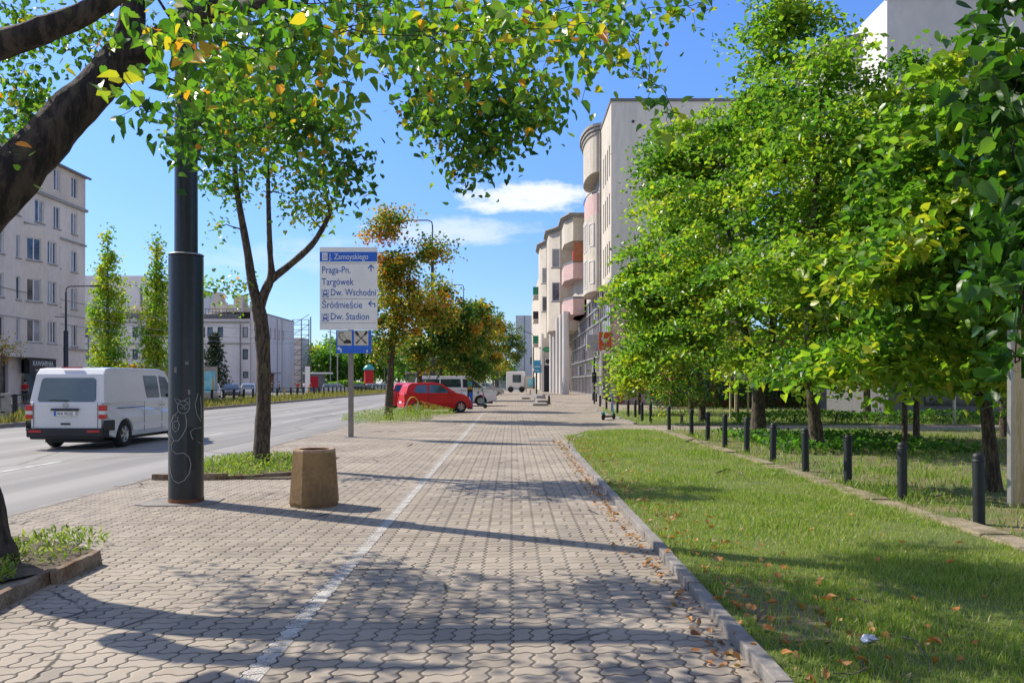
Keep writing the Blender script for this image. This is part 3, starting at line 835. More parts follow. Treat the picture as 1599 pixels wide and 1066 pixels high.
# ------------------------------------------------------------ big lamp column with sleeve
def lamp_column(x, y, H, label, arms=True, graffiti=False, z0=0.0):
    root = empty('street_lamp', (x, y, z0), label, 'street lamp', 'tall sleeved street lamps along the kerb')
    m_ = MB(); m_.lathe([(.212, -.02), (.21, .1), (.208, 3.06), (.204, 3.085), (.145, 3.09)], n=32)
    m_.v = [(a + x, b + y, c + z0) for a, b, c in m_.v]
    m_.build('sleeve', M['pole'], root)
    m_ = MB(); m_.lathe([(.140, 3.05), (.135, 5.5), (.10, H - 2.4)], (x, y), n=24)
    m_.lathe([(.10, H - 2.4), (.05, H - 2.35), (.045, H - .35)], (x, y), n=12)
    m_.build('pole', M['pole'], root)
    m_ = MB(); m_.lathe([(.212, 3.088), (.214, 3.10), (.20, 3.108), (.142, 3.10)], (x, y), n=32); m_.build('cap_ring', M['steel'], root)
    if arms:
        a1 = [(x, y, H - .4), (x - .05, y, H - .1), (x - .3, y, H), (x - 1.5, y, H)]
        m_ = MB(); m_.tube(a1, .04, 8); m_.build('arm', M['pole'], root); m_ = MB(); m_.tube([(x, y, H - 2.3), (x - .75, y, H - 2.25)], .03, 8); m_.build('arm', M['pole'], root)
        m_ = MB(); m_.slab((x - 2.05, y - .1, H - .05), (1, 0, 0), (0, 1, 0), (0, 0, 1), [(0, .04), (.55, 0), (.6, .1), (.55, .2), (0, .16)], .07); m_.build('lamp_head', M['pole'], root)
        m_ = MB(); m_.slab((x - 1.2, y - .1, H - 2.29), (1, 0, 0), (0, 1, 0), (0, 0, 1), [(0, .04), (.45, 0), (.5, .1), (.45, .2), (0, .16)], .07); m_.build('lamp_head', M['pole'], root)
    return root
PX, PY = -4.09, 10.45
near_lamp = lamp_column(PX, PY, 12.4, 'thick dark lamp column in the left foreground with chalk cat on its sleeve')
lamp_column(-5.35, 56, 12.4, 'sleeved lamp column behind the red hatchback with two arms towards the road')
lamp_column(-5.4, 93, 12.4, 'sleeved lamp column beyond the white minibus with arm above green trees')
lamp_column(-2.2, 128, 13.0, 'small distant lamp column above the last dark green tree')
# the sleeve's chalk drawing: lines that lie on the cylinder
def on_pole(px, py):
    z = EYE + (597 - py) / F * (PY - .2)
    dx = (px - 799.5) / F * (PY - .17) - PX
    r = .2135; dx = max(-r * .97, min(r * .97, dx))
    return (PX + dx, PY - math.sqrt(r * r - dx * dx), z)
def zz(lst): return [(240 + a / 4.847, 600 + b / 4.847) for a, b in lst]
lines = [
    [(232 + 42 * math.cos(k * PI / 8), 172 + 48 * math.sin(k * PI / 8)) for k in range(17)],
    [(190, 150), (165, 103), (215, 122)], [(238, 122), (272, 100), (276, 150)],
    [(200, 152), (215, 148), (232, 160), (228, 185), (210, 178)], [(262, 155), (250, 150), (238, 165), (245, 190), (262, 178)],
    [(195, 205), (150, 245), (125, 310), (135, 380), (160, 425), (195, 425), (225, 390), (252, 330), (255, 280), (245, 225)],
    [(175, 275), (150, 290), (148, 330), (170, 358), (195, 345), (205, 305), (195, 280), (172, 275)],
    [(150, 275), (155, 235), (170, 255), (178, 220), (180, 255), (195, 240), (192, 275)],
    [(162, 300), (164, 328), (182, 332)],
    [(160, 425), (135, 460), (142, 500), (180, 525), (235, 516), (268, 545), (282, 600), (275, 670), (240, 725), (195, 745), (155, 725), (130, 670), (122, 610)],
    [(345, 330), (300, 335), (278, 360), (290, 410), (330, 450)], [(320, 70), (305, 150), (315, 230), (345, 285)], [(330, 90), (345, 170), (338, 260)]]
m_ = MB(); a0_ = -1.15
vs_ = [(PX + .211 * math.cos(a0_ + i * .1), PY + .211 * math.sin(a0_ + i * .1), z_) for z_ in (.42, .95) for i in range(6)]
m_.add(vs_, [(i, i + 1, i + 7, i + 6) for i in range(5)], True); m_.build('service_hatch', M['bollard'], near_lamp)
for (a_, z_, w_, h_) in ((-1.9, 1.62, .05, .07), (-1.25, 1.72, .06, .04), (-1.1, 1.35, .04, .06)):
    m_ = MB(); m_.add([(PX + .2115 * math.cos(a_ + i * .08 * w_ * 20), PY + .2115 * math.sin(a_ + i * .08 * w_ * 20), z_ + dz_ * h_) for dz_ in (0, 1) for i in range(3)], [(0, 1, 4, 3), (1, 2, 5, 4)], True); m_.build('sticker_remnant', M['kerb'], near_lamp)
m_ = MB(); m_.lathe([(.2135, 0.0), (.2135, .05), (.211, .06)], (PX, PY), 32); m_.build('rusty_base_ring', M['rust'], near_lamp)
m_ = MB()
for L_ in lines:
    q = [on_pole(*p) for p in zz(L_)]
    m_.tube(q, .0028, 5)
m_.build('chalk_drawing', M['chalk'], near_lamp)
m_ = MB(); m_.prism([(PX - .52, PY - .28), (PX - .3, PY - .40), (PX + .05, PY - .34), (PX + .3, PY - .36), (PX + .42, PY - .12), (PX + .38, PY + .3), (PX - .5, PY + .3)], 0.0, 0.012)
m_.build('concrete_footing', M['kerb'], near_lamp)

# ------------------------------------------------------------ concrete litter bin
cx, cy = -2.42, 10.2
root = empty('litter_bin', (cx, cy, 0), 'squat octagonal brown concrete bin on the paving beside the lamp column', 'litter bin')
def octa(h, ch, n=4, rot=0.12):
    pts = [(-h + ch, -h), (h - ch, -h), (h, -h + ch), (h, h - ch), (h - ch, h), (-h + ch, h), (-h, h - ch), (-h, -h + ch)]
    out = []
    for i in range(8):
        a, b = pts[i], pts[(i + 1) % 8]
        for k in range(n):
            f = k / n; x = a[0] + (b[0] - a[0]) * f; y = a[1] + (b[1] - a[1]) * f
            out.append((cx + x * math.cos(rot) - y * math.sin(rot), cy + x * math.sin(rot) + y * math.cos(rot)))
    return out
def ring_faces(mb, rings, smooth=False):
    n = len(rings[0]); vs = [p for r_ in rings for p in r_]
    mb.add(vs, [(i * n + j, i * n + (j + 1) % n, (i + 1) * n + (j + 1) % n, (i + 1) * n + j) for i in range(len(rings) - 1) for j in range(n)], smooth)
o1 = octa(.272, .16); o2 = octa(.285, .165); o3 = octa(.243, .135); o4 = octa(.232, .13)
m_ = MB(); ring_faces(m_, [[(x, y, 0.0) for x, y in o1], [(x, y, .05) for x, y in o2], [(x, y, .655) for x, y in o3]]); m_.build('body', M['bin'], root)
a0 = math.atan2(o4[0][1] - cy, o4[0][0] - cx)
circ = []
for (x, y) in o4:
    a = math.atan2(y - cy, x - cx); circ.append((cx + .185 * math.cos(a), cy + .185 * math.sin(a)))
m_ = MB(); ring_faces(m_, [[(x, y, .652) for x, y in o3], [(x, y, .675) for x, y in o3], [(x, y, .69) for x, y in o4], [(x, y, .688) for x, y in circ]]); m_.build('rim', M['bin_rim'], root)
m_ = MB(); ring_faces(m_, [[(x, y, .687) for x, y in circ], [(x, y, .2) for x, y in circ]], True); m_.add([(x, y, .2) for x, y in circ], [list(range(len(circ)))]); m_.build('liner', M['rust'], root)

# ------------------------------------------------------------ direction sign
sx, sy = -4.43, 22.9
root = empty('direction_sign', (sx, sy, 0), 'tall white direction sign with blue place names on a single post', 'road sign')
m_ = MB(); m_.box(sx - .065, sx + .065, sy - .065, sy + .065, -.02, 4.9); m_.build('post', M['post'], root, bevel=.01)
m_ = MB(); m_.box(sx - .14, sx + .14, sy - .14, sy + .14, 0, .015); m_.build('base_plate', M['steel'], root)
yp = sy - .12
def sxz(u, v):   # photo pixel -> sign plane
    p = P(u, v, yp); return p.x, p.z
def sbox(name, u0, v0, u1, v1, m, dy=0.0, th=.02, par=None):
    x0, z1 = sxz(u0, v0); x1, z0 = sxz(u1, v1)
    q = MB(); q.box(x0, x1, yp - dy - th, yp - dy, z0, z1); return q.build(name, m, par or root, bevel=.002)
panel = sbox('main_panel', 499.5, 386, 589.5, 515, M['sign_white'])
st = sbox('street_name_strip', 499.5, 393.5, 589, 408.5, M['sign_blue'], .021, .004, panel)
for v in (411.5, 467, 504.5): sbox('panel_seam', 502, v - .35, 587, v + .35, M['trim'], .021, .001, panel)
for v in (410, 466): sbox('panel_rail', 510, v - .5, 560, v + .5, M['white'], .022, .002, panel)
sub = sbox('service_panel', 525, 515.6, 580, 551.5, M['sign_blue'])
sbox('pictogram_field', 527.2, 515.9 + 0.6, 549.6, 539.3, M['cream'], .021, .002, sub)
sbox('pictogram_field', 553, 516, 575.4, 539.3, M['cream'], .021, .002, sub)
def stext(txt, u, v, size_px, m, par, xs=.8, dy=.025, bold=.0):
    x, z = sxz(u, v)
    textmesh('lettering', txt, size_px / F * yp, (x, yp - dy, z), m, par, xs, .002, bold=bold)
stext('J. Zamoyskiego', 514.5, 405, 12.6, M['white'], st, .79, .027)
stext('Praga-Pn.', 502.5, 426.5, 15.2, M['ink_blue'], panel, .80)
stext('Targówek', 502.5, 445, 15.2, M['ink_blue'], panel, .80)
stext('Dw. Wschodni', 516, 461.5, 15, M['ink_blue'], panel, .78)
stext('Śródmieście', 502.5, 481, 15.2, M['ink_blue'], panel, .80)
stext('Dw. Stadion', 516, 499, 15, M['ink_blue'], panel, .82)
def sline(name, pts, w, m, par, dy=.023):
    q = MB()
    for a, b in zip(pts[:-1], pts[1:]):
        ax, az_ = sxz(*a); bx, bz = sxz(*b); ww = w / F * yp / 2
        d = Vector((bx - ax, 0, bz - az_)); nn = Vector((-d.z, 0, d.x)).normalized() * ww; d.normalize()
        A = Vector((ax, yp - dy, az_)) - d * ww * .6; B = Vector((bx, yp - dy, bz)) + d * ww * .6
        q.add([A - nn, B - nn, B + nn, A + nn], [(0, 1, 2, 3)])
        dy += .0004
    return q.build(name, m, par)
sline('up_arrow', [(579.5, 423.5), (579.5, 414.5)], 1.6, M['ink_blue'], panel); sline('up_arrow_head', [(575.2, 419), (579.5, 414), (583.8, 419)], 1.6, M['ink_blue'], panel)
sline('left_arrow', [(585.5, 479.5), (585.5, 474), (577, 474)], 1.6, M['ink_blue'], panel); sline('left_arrow_head', [(580, 470), (576, 474), (580, 478)], 1.6, M['ink_blue'], panel)
for v in (459, 496.5):
    sline('train_icon_frame', [(503, v + 5), (503, v - 6.3), (513.5, v - 6.3), (513.5, v + 5), (503, v + 5)], .6, M['ink_blue'], panel)
    sline('train_icon', [(505.5, v + 1.5), (505.5, v - 3), (507, v - 5), (509.8, v - 5), (511, v - 3), (511, v + 1.5), (505.5, v + 1.5)], 1.2, M['ink_blue'], panel)
    sline('train_icon', [(505.5, v + .6), (511, v + .6)], 2.6, M['ink_blue'], panel, .024)
    sline('train_icon', [(504.6, v + 4.4), (506.5, v + 2)], 1, M['ink_blue'], panel); sline('train_icon', [(511.9, v + 4.4), (510, v + 2)], 1, M['ink_blue'], panel)
sline('building_icon', [(507.5, 404), (507.5, 397.5)], 8.4, M['white'], st, .027)
sline('building_icon_mark', [(506, 404), (506, 398)], 1, M['ink_blue'], st, .029); sline('building_icon_mark', [(509.2, 404), (509.2, 398.6)], 1, M['ink_blue'], st, .029)
# mower-like repair pictogram, spoon and fork
sline('mower_pictogram', [(537, 519.5), (529.5, 519.5), (529.5, 525.5), (539, 536)], 1.2, M['ink_black'], sub); sline('mower_pictogram', [(530, 524), (536.5, 524), (544, 531.5)], .5, M['ink_black'], sub)
sline('mower_pictogram', [(538.5, 534), (547, 534)], 4.4, M['ink_black'], sub, .024); sline('mower_pictogram', [(541, 531.5), (546, 532)], 3, M['ink_black'], sub, .0245)
sline('cutlery_pictogram', [(557, 521), (572, 535.5)], 1.3, M['ink_black'], sub); sline('cutlery_pictogram', [(572.5, 519.5), (556.5, 535.5)], 1.3, M['ink_black'], sub, .024)
sline('cutlery_pictogram', [(556, 518.5), (559, 522.5)], 4, M['ink_black'], sub, .0245); sline('cutlery_pictogram', [(568, 532), (572, 535.7)], 2.2, M['ink_black'], sub, .025)
sline('cutlery_pictogram', [(560.5, 531.8), (556.5, 535.7)], 2.2, M['ink_black'], sub, .0255); sline('cutlery_pictogram', [(572.8, 518.2), (570, 522.4)], 3.4, M['ink_black'], sub, .026)
sline('small_arrow', [(532.8, 549.5), (532.8, 545.5), (531, 544), (528, 544)], 1.9, M['white'], sub); sline('small_arrow_head', [(530, 541.8), (527, 544), (530, 546.4)], 1.3, M['white'], sub)
sline('small_mark', [(573.5, 549.5), (573.5, 546.5)], 1.6, M['white'], sub)

# ------------------------------------------------------------ median fence
root = empty('median_fence', (-20, 33, 0), 'long dark post and rail fence in the dry grass of the median', 'fence')
m_ = MB()
for z in (1.0,): m_.box(-20.02, -19.98, 30, 152, z - .025, z + .025)
m_.build('rail', M['bollard'], root)
y = 31.3; k = 0
while y < 150:
    m_ = MB(); m_.box(-20.07, -19.93, y - .06, y + .06, 0, 1.03); o = m_.build('post', M['yellow'] if k in (19, 23) else M['bollard'], root)
    if k in (19, 23): o['label'] = 'orange painted fence post'
    y += 2.2 + (k > 35) * 1.2; k += 1
root = empty('kerb_railing', (-18.5, 26, 0), 'low grey railing with stout concrete post beside the far kerb', 'railing')
m_ = MB(); m_.tube([(-18.6, 22, .42), (-18.6, 31, .42)], .03, 6); m_.tube([(-18.6, 22, .98), (-18.6, 31, .98)], .03, 6)
for i in range(22): m_.tube([(-18.6, 22.3 + i * .4, .42), (-18.6, 22.3 + i * .4, .98)], .010, 5)
m_.build('rail', M['bollard'], root)
for yy in (22.3, 26.4, 30.6):
    m_ = MB(); m_.box(-18.74, -18.48, yy - .13, yy + .13, 0, 1.1); m_.build('post', M['trim'], root, bevel=.02)

# ------------------------------------------------------------ tree beds with weeds
def weeds(name, c, r, n, seed, h, label, m='blade', z=0.03):
    rs = np.random.RandomState(seed)
    C = np.zeros((n, 3)); d = rs.uniform(0, 1, n) ** .5; a = rs.uniform(0, 2 * PI, n)
    C[:, 0] = c[0] + np.cos(a) * d * r[0]; C[:, 1] = c[1] + np.sin(a) * d * r[1]; C[:, 2] = z + rs.uniform(0, 1, n) ** 1.3 * h * (0.4 + .6 * (1 - d)) 
    td = rs.normal(size=(n, 3)) * .6; td[:, 2] = 0.9
    return tag(leaf_mesh(name, C, rs.uniform(.03, .085, n), np.clip(rs.normal(size=n) * .2 + .45, 0, 1), M[m], shape=(np.array([(0, 0, 0), (.5, .16, .05), (1, 0, 0), (.5, -.16, .05)]), [(0, 2, 1), (0, 3, 2)]), up=.1, rs=rs, tdir=td), label, 'weeds', kind='stuff')
def bed(name, poly, z=.02):
    sheet(name, poly, z, M['earth'])
bed('tree_bed', [(-5.6, 12.9), (-3.45, 12.9), (-3.45, 16.6), (-5.6, 16.6)])
m_ = MB()
pts = [(-5.55, 12.85), (-5.0, 12.8), (-4.4, 12.9), (-3.9, 13.1), (-3.45, 13.3)]
for i in range(4):
    a, b = pts[i], pts[i + 1]; dz = [0, .01, -.03, -.01][i]
    m_.add([(a[0], a[1] - .04, -.03), (b[0] - .01, b[1] - .04, -.03), (b[0] - .01, b[1] + .04, -.03), (a[0], a[1] + .04, -.03), (a[0], a[1] - .04, .09 + dz), (b[0] - .01, b[1] - .04, .09 + dz), (b[0] - .01, b[1] + .04, .09 + dz), (a[0], a[1] + .04, .09 + dz)],
           [(0, 3, 2, 1), (4, 5, 6, 7), (0, 1, 5, 4), (1, 2, 6, 5), (2, 3, 7, 6), (3, 0, 4, 7)])
tag(m_.build('bed_kerb', M['kerb_old'], org=(-4.5, 12.9, 0), bevel=.012), 'low crumbling kerb along the front of the leaning tree bed', 'kerb')
weeds('bed_weeds', (-4.5, 14.5), (1.1, 1.7), 5200, 21, .26, 'green weeds around the forked tree behind the lamp column')
weeds('bed_weeds', (-4.9, 33.0), (1.75, 3.2), 6500, 22, .55, 'tall weeds around the trunk right of the direction sign')
weeds('bed_weeds', (-4.1, 38.2), (1.5, 1.8), 4000, 23, .6, 'bushy weeds at the foot of the tree in front of the red hatchback')
# near bed at left edge with broken slab edge
bed('tree_bed', [(-6.0, 4.9), (-4.37, 5.05), (-3.46, 6.9), (-3.66, 7.35), (-4.6, 8.0), (-6.0, 8.2)])
def slabedge(a, b, h, w, tilt, label):
    a = Vector(a); b = Vector(b); d = (b - a).normalized(); s = Vector((-d.y, d.x, 0))
    q = MB(); n = 9; rr = random.Random(int(a.x * 50)); vs = []
    for i in range(n + 1):
        p = a.lerp(b, i / n); jz = rr.uniform(-.008, .006); js = rr.uniform(-.006, .006)
        off = s * tilt
        vs += [p, p + s * w, p + s * (w + js) + off + Vector((0, 0, h + jz)), p + s * js + off + Vector((0, 0, h + jz))]
    fs = [(i * 4 + j, i * 4 + (j + 1) % 4, i * 4 + 4 + (j + 1) % 4, i * 4 + 4 + j) for i in range(n) for j in range(4)] + [(3, 2, 1, 0), (n * 4, n * 4 + 1, n * 4 + 2, n * 4 + 3)]
    q.add(vs, fs, False)
    return tag(q.build('broken_kerb', M['kerb_old'], org=a, bevel=.006), label, 'kerb')
ga = G(-60, 985); gb = G(92, 905); gc = G(88, 912); gd = G(161, 880)
slabedge((ga.x, ga.y, -.01), (gb.x, gb.y, -.01), .105, .06, .02, 'rust stained broken kerb stone at the bottom left edge')
slabedge((gc.x + .02, gc.y, -.01), (gd.x, gd.y, -.01), .12, .06, .015, 'jagged brown kerb stone with a worn end jutting over the paving')
weeds('bed_weeds', (-4.05, 7.25), (.38, .7), 620, 24, .2, 'leafy weeds beside the big trunk at the left edge')
weeds('bed_weeds', (-3.95, 6.2), (.2, .3), 300, 25, .12, 'short green tuft beside the broken kerb')

# ------------------------------------------------------------ fence panel at right edge
fx, fy = 7.0, 9.25
p = G(1578, 795)
root = empty('board_fence', (p.x, p.y, 0), 'weathered yellowish timber fence panel with pale metal edge at the far right', 'fence')
m_ = MB(); m_.box(p.x - .02, p.x + .008, p.y - .04, p.y + .04, 0, 2.12); m_.build('metal_edge', M['steel'], root, bevel=.004)
m_ = MB(); m_.box(p.x + .012, p.x + .11, p.y - .03, p.y + .08, -.02, 2.12); m_.build('timber_post', M['wood'], root, bevel=.006)
m_ = MB()
for i in range(6): m_.box(p.x + .125 + i * .16, p.x + .28 + i * .16, p.y + .03, p.y + .07, .06, 1.55)
m_.build('boards', M['wood'], root, bevel=.004)
# ------------------------------------------------------------ vehicles (built facing +x at the origin, then placed)
def arch(cx_, r, z0, n=10):
    """points of a wheel arch from front to rear along the sill, going towards -x"""
    a0 = math.asin(max(-1, min(1, (z0 - .32) / r)))
    return [(cx_ + r * math.cos(a0 + (PI - 2 * a0) * i / n), .32 + r * math.sin(a0 + (PI - 2 * a0) * i / n)) for i in range(n + 1)]
def vehicle(name, label, cat, paint, L, Wd, top, gh, xr, xf, wr=.32, z0=.22, wins=(), wt=None, ar=.37, bumper=None, detail=2, group=None, rear=None, front=None, gh_same=False):
    """top: body contour (x,z) rear to front above the sill; gh: greenhouse contour; wins: side window polygons (x,z)"""
    root = empty(name, (0, 0, 0), label, cat, group)
    w = Wd / 2
    out = list(top) + [(xf + ar + .02, z0)] + arch(xf, ar, z0) + [(xr + ar + .02, z0)] + arch(xr, ar, z0) + [(xr - ar - .02, z0)]
    n = len(out)
    q = MB()
    cpx = (xr + xf) / 2
    for s in (-1, 1):
        pass
    # cross-section: sides bow in slightly towards sill and towards the nose and tail
    def wy(x, z):
        t_ = abs(x) / (L / 2)
        return w * (1 - .10 * max(0, t_ - .55) ** 2 / .2) * (1 - .05 * max(0, (.45 - z)) / .25)
    vs = [(x, -wy(x, z), z) for x, z in out] + [(x, wy(x, z), z) for x, z in out]
    q.add(vs, [list(range(n)), [n + i for i in range(n)][::-1]] + [(i, n + i, n + (i + 1) % n, (i + 1) % n) for i in range(n)])
    ztop = max(z for x, z in gh); zb = min(z for x, z in gh)
    wt_ = (wt or Wd * .76) / 2; wb = w - .045
    def gy(z): return wb + (wt_ - wb) * max(0, (z - zb)) / (ztop - zb)
    k = len(gh)
    vs = [(x, -gy(z), z) for x, z in gh] + [(x, gy(z), z) for x, z in gh]
    q.add(vs, [list(range(k)), [k + i for i in range(k)][::-1]] + [(i, k + i, k + (i + 1) % k, (i + 1) % k) for i in range(k)])
    q.build('body', paint, root, bevel=.045, seg=3)
    # side windows
    for s in (-1, 1):
        for wpoly in wins:
            q = MB(); vs = []
            for x, z in wpoly: vs.append((x, s * (gy(z) + .008), z))
            q.add(vs + [(x, y - s * .03, z) for x, y, z in vs], [list(range(len(vs))), [len(vs) + i for i in range(len(vs))]])
            q.build('side_window', M['glass'], root)
    # front and rear glass: quads along the greenhouse ends
    def endglass(nm, a, b, f=.88, off=.012, m=None):
        (x0, z0_), (x1, z1_) = a, b
        d = Vector((x1 - x0, 0, z1_ - z0_)).normalized(); nn = Vector((d.z, 0, -d.x)) * (1 if x0 > 0 else -1)
        if x0 < 0: nn = Vector((-abs(d.z), 0, abs(d.x)))
        else: nn = Vector((abs(d.z), 0, abs(d.x)))
        P0 = Vector((x0, 0, z0_)).lerp(Vector((x1, 0, z1_)), .08) + nn * off; P1 = Vector((x0, 0, z0_)).lerp(Vector((x1, 0, z1_)), .92) + nn * off
        y0 = gy(P0.z) * f; y1 = gy(P1.z) * f
        c = .06
        q = MB(); vs = [(P0.x, -y0 + c, P0.z), (P0.x, y0 - c, P0.z), P0.lerp(P1, .1) + Vector((0, y0, 0)), P0.lerp(P1, .9) + Vector((0, y1, 0)), (P1.x, y1 - c, P1.z), (P1.x, -y1 + c, P1.z), P0.lerp(P1, .9) - Vector((0, y1, 0)), P0.lerp(P1, .1) - Vector((0, y0, 0))]
        q.add(vs, [list(range(8))]); return q.build(nm, m or M['glass'], root)
    if front: endglass('windscreen', front[0], front[1])
    if rear: endglass('rear_window', rear[0], rear[1])
    # dark underbody between the wheels
    q = MB(); q.box(-L / 2 + .25, L / 2 - .25, -w + .3, w - .3, .16, .62); q.build('underbody', M['blackpl'], root)
    for x in (xr, xf):
        for s in (-1, 1):
            q = MB(); yo = s * (w - .015); yi = s * (w - .22)
            q.lathe([(wr * .62, yo - s * .02), (wr * .93, yo), (wr, yo - s * .03), (wr, yi + s * .03), (wr * .9, yi), (.02, yi)], (x, wr), 20, True, 'y')
            ty = q.build('wheel', M['tyre'], root)
            q = MB(); q.lathe([(wr * .66, yo - s * .02), (wr * .60, yo - s * .035), (wr * .57, yo - s * .06), (.02, yo - s * .06)], (x, wr), 20, True, 'y')
            if detail > 1:
                for j in range(6):
                    a = 2 * PI * j / 6 + .3; ca, sa = math.cos(a), math.sin(a)
                    q.slab((x, yo - s * .045, wr), (ca, 0, sa), (-sa, 0, ca), (0, s, 0), [(.03, -.03), (wr * .6, -.022), (wr * .6, .022), (.03, .03)], .03)
            rim = q.build('rim', M['alloy'], ty)
    xe = L / 2
    return root, q, w, gy
def patch(root, name, verts, m, th=.02, n=(0, 0, 1), bev=0):
    """thin plate from a list of 3D corners, thickened along n"""
    vs = [Vector(v) for v in verts]; n = Vector(n); k = len(vs)
    q = MB(); q.add(vs + [v + n * th for v in vs], [list(range(k))[::-1], [k + i for i in range(k)]] + [(i, (i + 1) % k, k + (i + 1) % k, k + i) for i in range(k)])
    return q.build(name, m, root, bevel=bev)
def lights(root, L, w, zf, zr, tall=.15, wide=.3, xr_off=0, lens='lamp_red', deep=.02):
    for s in (-1, 1):
        y0, y1 = s * (w * .93), s * (w * .93 - wide)
        patch(root, 'headlight', [(L / 2 - .06, y0, zf), (L / 2 + .005, y1, zf), (L / 2 - .03, y1, zf + tall * .8), (L / 2 - .14, y0, zf + tall)], M['lamp_clear'], .03, (1, 0, 0))
        patch(root, 'tail_light', [(-L / 2 - .02 + xr_off, y0, zr), (-L / 2 - .02 + xr_off, s * (w * .93 - wide * .5), zr), (-L / 2 - .01 + xr_off, s * (w * .93 - wide * .5), zr + tall * 1.5), (-L / 2 + xr_off, y0, zr + tall * 1.5)], M[lens], .05, (-1 * 0 + .6, 0, 0))
def bumpers(root, L, w, m):
    for s, nm in ((1, 'front_bumper'), (-1, 'rear_bumper')):
        q = MB(); a = s * (L / 2 - .12); b = s * (L / 2 + .035)
        q.box(min(a, b), max(a, b), -w * .93, w * .93, .24, .5); q.build(nm, m, root, bevel=.05, seg=3)
def plate(root, x, z, s, txt=None):
    q = MB(); q.box(min(x, x + s * .012), max(x, x + s * .012), -.26, .26, z - .055, z + .055); o = q.build('number_plate', M['white'], root)
    q = MB(); q.box(min(x, x + s * .015), max(x, x + s * .015), (.21 if s < 0 else -.26), (.26 if s < 0 else -.21), z - .055, z + .055); q.build('plate_band', M['sign_blue'], o)
    if txt: textmesh('plate_lettering', txt, .105, (x + s * .014, .19, z - .037), M['ink_black'], o, .86, .001, rot=(PI / 2, 0, -PI / 2))
def mirror(root, x, z, w, m):
    for s in (-1, 1):
        q = MB(); q.box(x - .06, x + .06, min(s * (w - .04), s * (w + .16)), max(s * (w - .04), s * (w + .16)), z - .06, z + .08); q.build('mirror', m, root, bevel=.02)
def lines_side(root, w, segs, gy=None, wd=.008):
    for s in (-1, 1):
        q = MB()
        for (x0, z0_), (x1, z1_) in segs:
            d = Vector((x1 - x0, 0, z1_ - z0_)).normalized(); nn = Vector((-d.z, 0, d.x)) * wd
            y = s * (w + .004)
            q.add([(x0 - nn.x, y, z0_ - nn.z), (x1 - nn.x, y, z1_ - nn.z), (x1 + nn.x, y, z1_ + nn.z), (x0 + nn.x, y, z0_ + nn.z)], [(0, 1, 2, 3)])
        q.build('door_seam', M['blackpl'], root)
def place(root, x, y, rz, z=0.0):
    root.location = (x, y, z); root.rotation_euler.z = rz
    return root

# large white panel van driving away on the road (rear seen)
L, Wd = 4.9, 1.9
van, q, w, gy = vehicle('panel_van', 'white panel van driving away along the road, rear doors towards the viewer', 'van', M['van_white'], L, Wd,
    [(-2.45, .42), (-2.45, 1.12), (-2.40, 1.16), (1.35, 1.14), (2.2, 1.0), (2.42, .8), (2.45, .42)],
    [(-2.42, 1.10), (-2.27, 1.80), (-2.15, 1.93), (-1.9, 1.965), (.6, 1.965), (.95, 1.9), (1.75, 1.14), (1.72, 1.10)],
    -1.45, 1.55, .33, .26, ar=.39,
    wins=[[(-.25, 1.2), (.48, 1.2), (.42, 1.78), (-.35, 1.78)], [(.58, 1.2), (1.42, 1.2), (.92, 1.74), (.55, 1.78)]], wt=1.62)
patch(van, 'windscreen', [(1.74, -.72, 1.2), (1.74, .72, 1.2), (1.05, .66, 1.85), (1.05, -.66, 1.85)], M['glass'], .02, (.7, 0, .7))
def rx(z): return -2.42 - .035 + (z - 1.10) / .7 * .15 if z > 1.1 else -2.47
rw = [(-.70, 1.19), (-.66, 1.15), (.66, 1.15), (.70, 1.19), (.655, 1.66), (.60, 1.71), (-.60, 1.71), (-.655, 1.66)]
patch(van, 'rear_window', [(rx(z) + .01, y, z) for y, z in rw], M['glass'], .03, (1, 0, 0))
patch(van, 'rear_wiper', [(rx(1.2) - .012, -.05, 1.155), (rx(1.2) - .012, .42, 1.175), (rx(1.2) - .012, .42, 1.19), (rx(1.2) - .012, -.05, 1.18)], M['blackpl'], .015, (1, 0, 0))
q = MB(); q.box(-2.52, -2.2, -.93, .93, .30, .52); q.box(-2.50, -2.3, -.86, .86, .25, .32); q.build('rear_bumper', M['blackpl'], van, bevel=.05, seg=3)
for s in (-1, 1):
    q = MB(); q.box(-2.535, -2.5, min(s * .86, s * .55), max(s * .86, s * .55), .42, .47); q.build('reflector', M['lamp_red'], van)
    q = MB(); q.box(-2.485, -2.36, min(s * .965, s * .80), max(s * .965, s * .80), .74, .84); lo_ = q.build('tail_light', M['lamp_red'], van, bevel=.012)
    q = MB(); q.box(-2.483, -2.365, min(s * .963, s * .80), max(s * .963, s * .80), .84, .93); q.build('lamp_lens', M['lamp_clear'], lo_, bevel=.01)
    q = MB(); q.box(-2.485, -2.36, min(s * .965, s * .80), max(s * .965, s * .80), .93, 1.06); q.build('lamp_lens', M['lamp_red'], lo_, bevel=.012)
    q = MB(); q.box(-2.48, -2.0, min(s * .93, s * .957), max(s * .93, s * .957), .45, .70); q.build('side_trim', M['blackpl'], van, bevel=.01)
q = MB(); q.box(-2.53, -2.46, -.33, .33, .935, .985); q.build('tailgate_handle', M['blackpl'], van, bevel=.012)
plate(van, -2.485, .865, -1, 'WA 9020J')
q = MB(); q.box(-2.482, -2.46, -.11, .11, .60, .64); q.build('vent_slot', M['blackpl'], van)
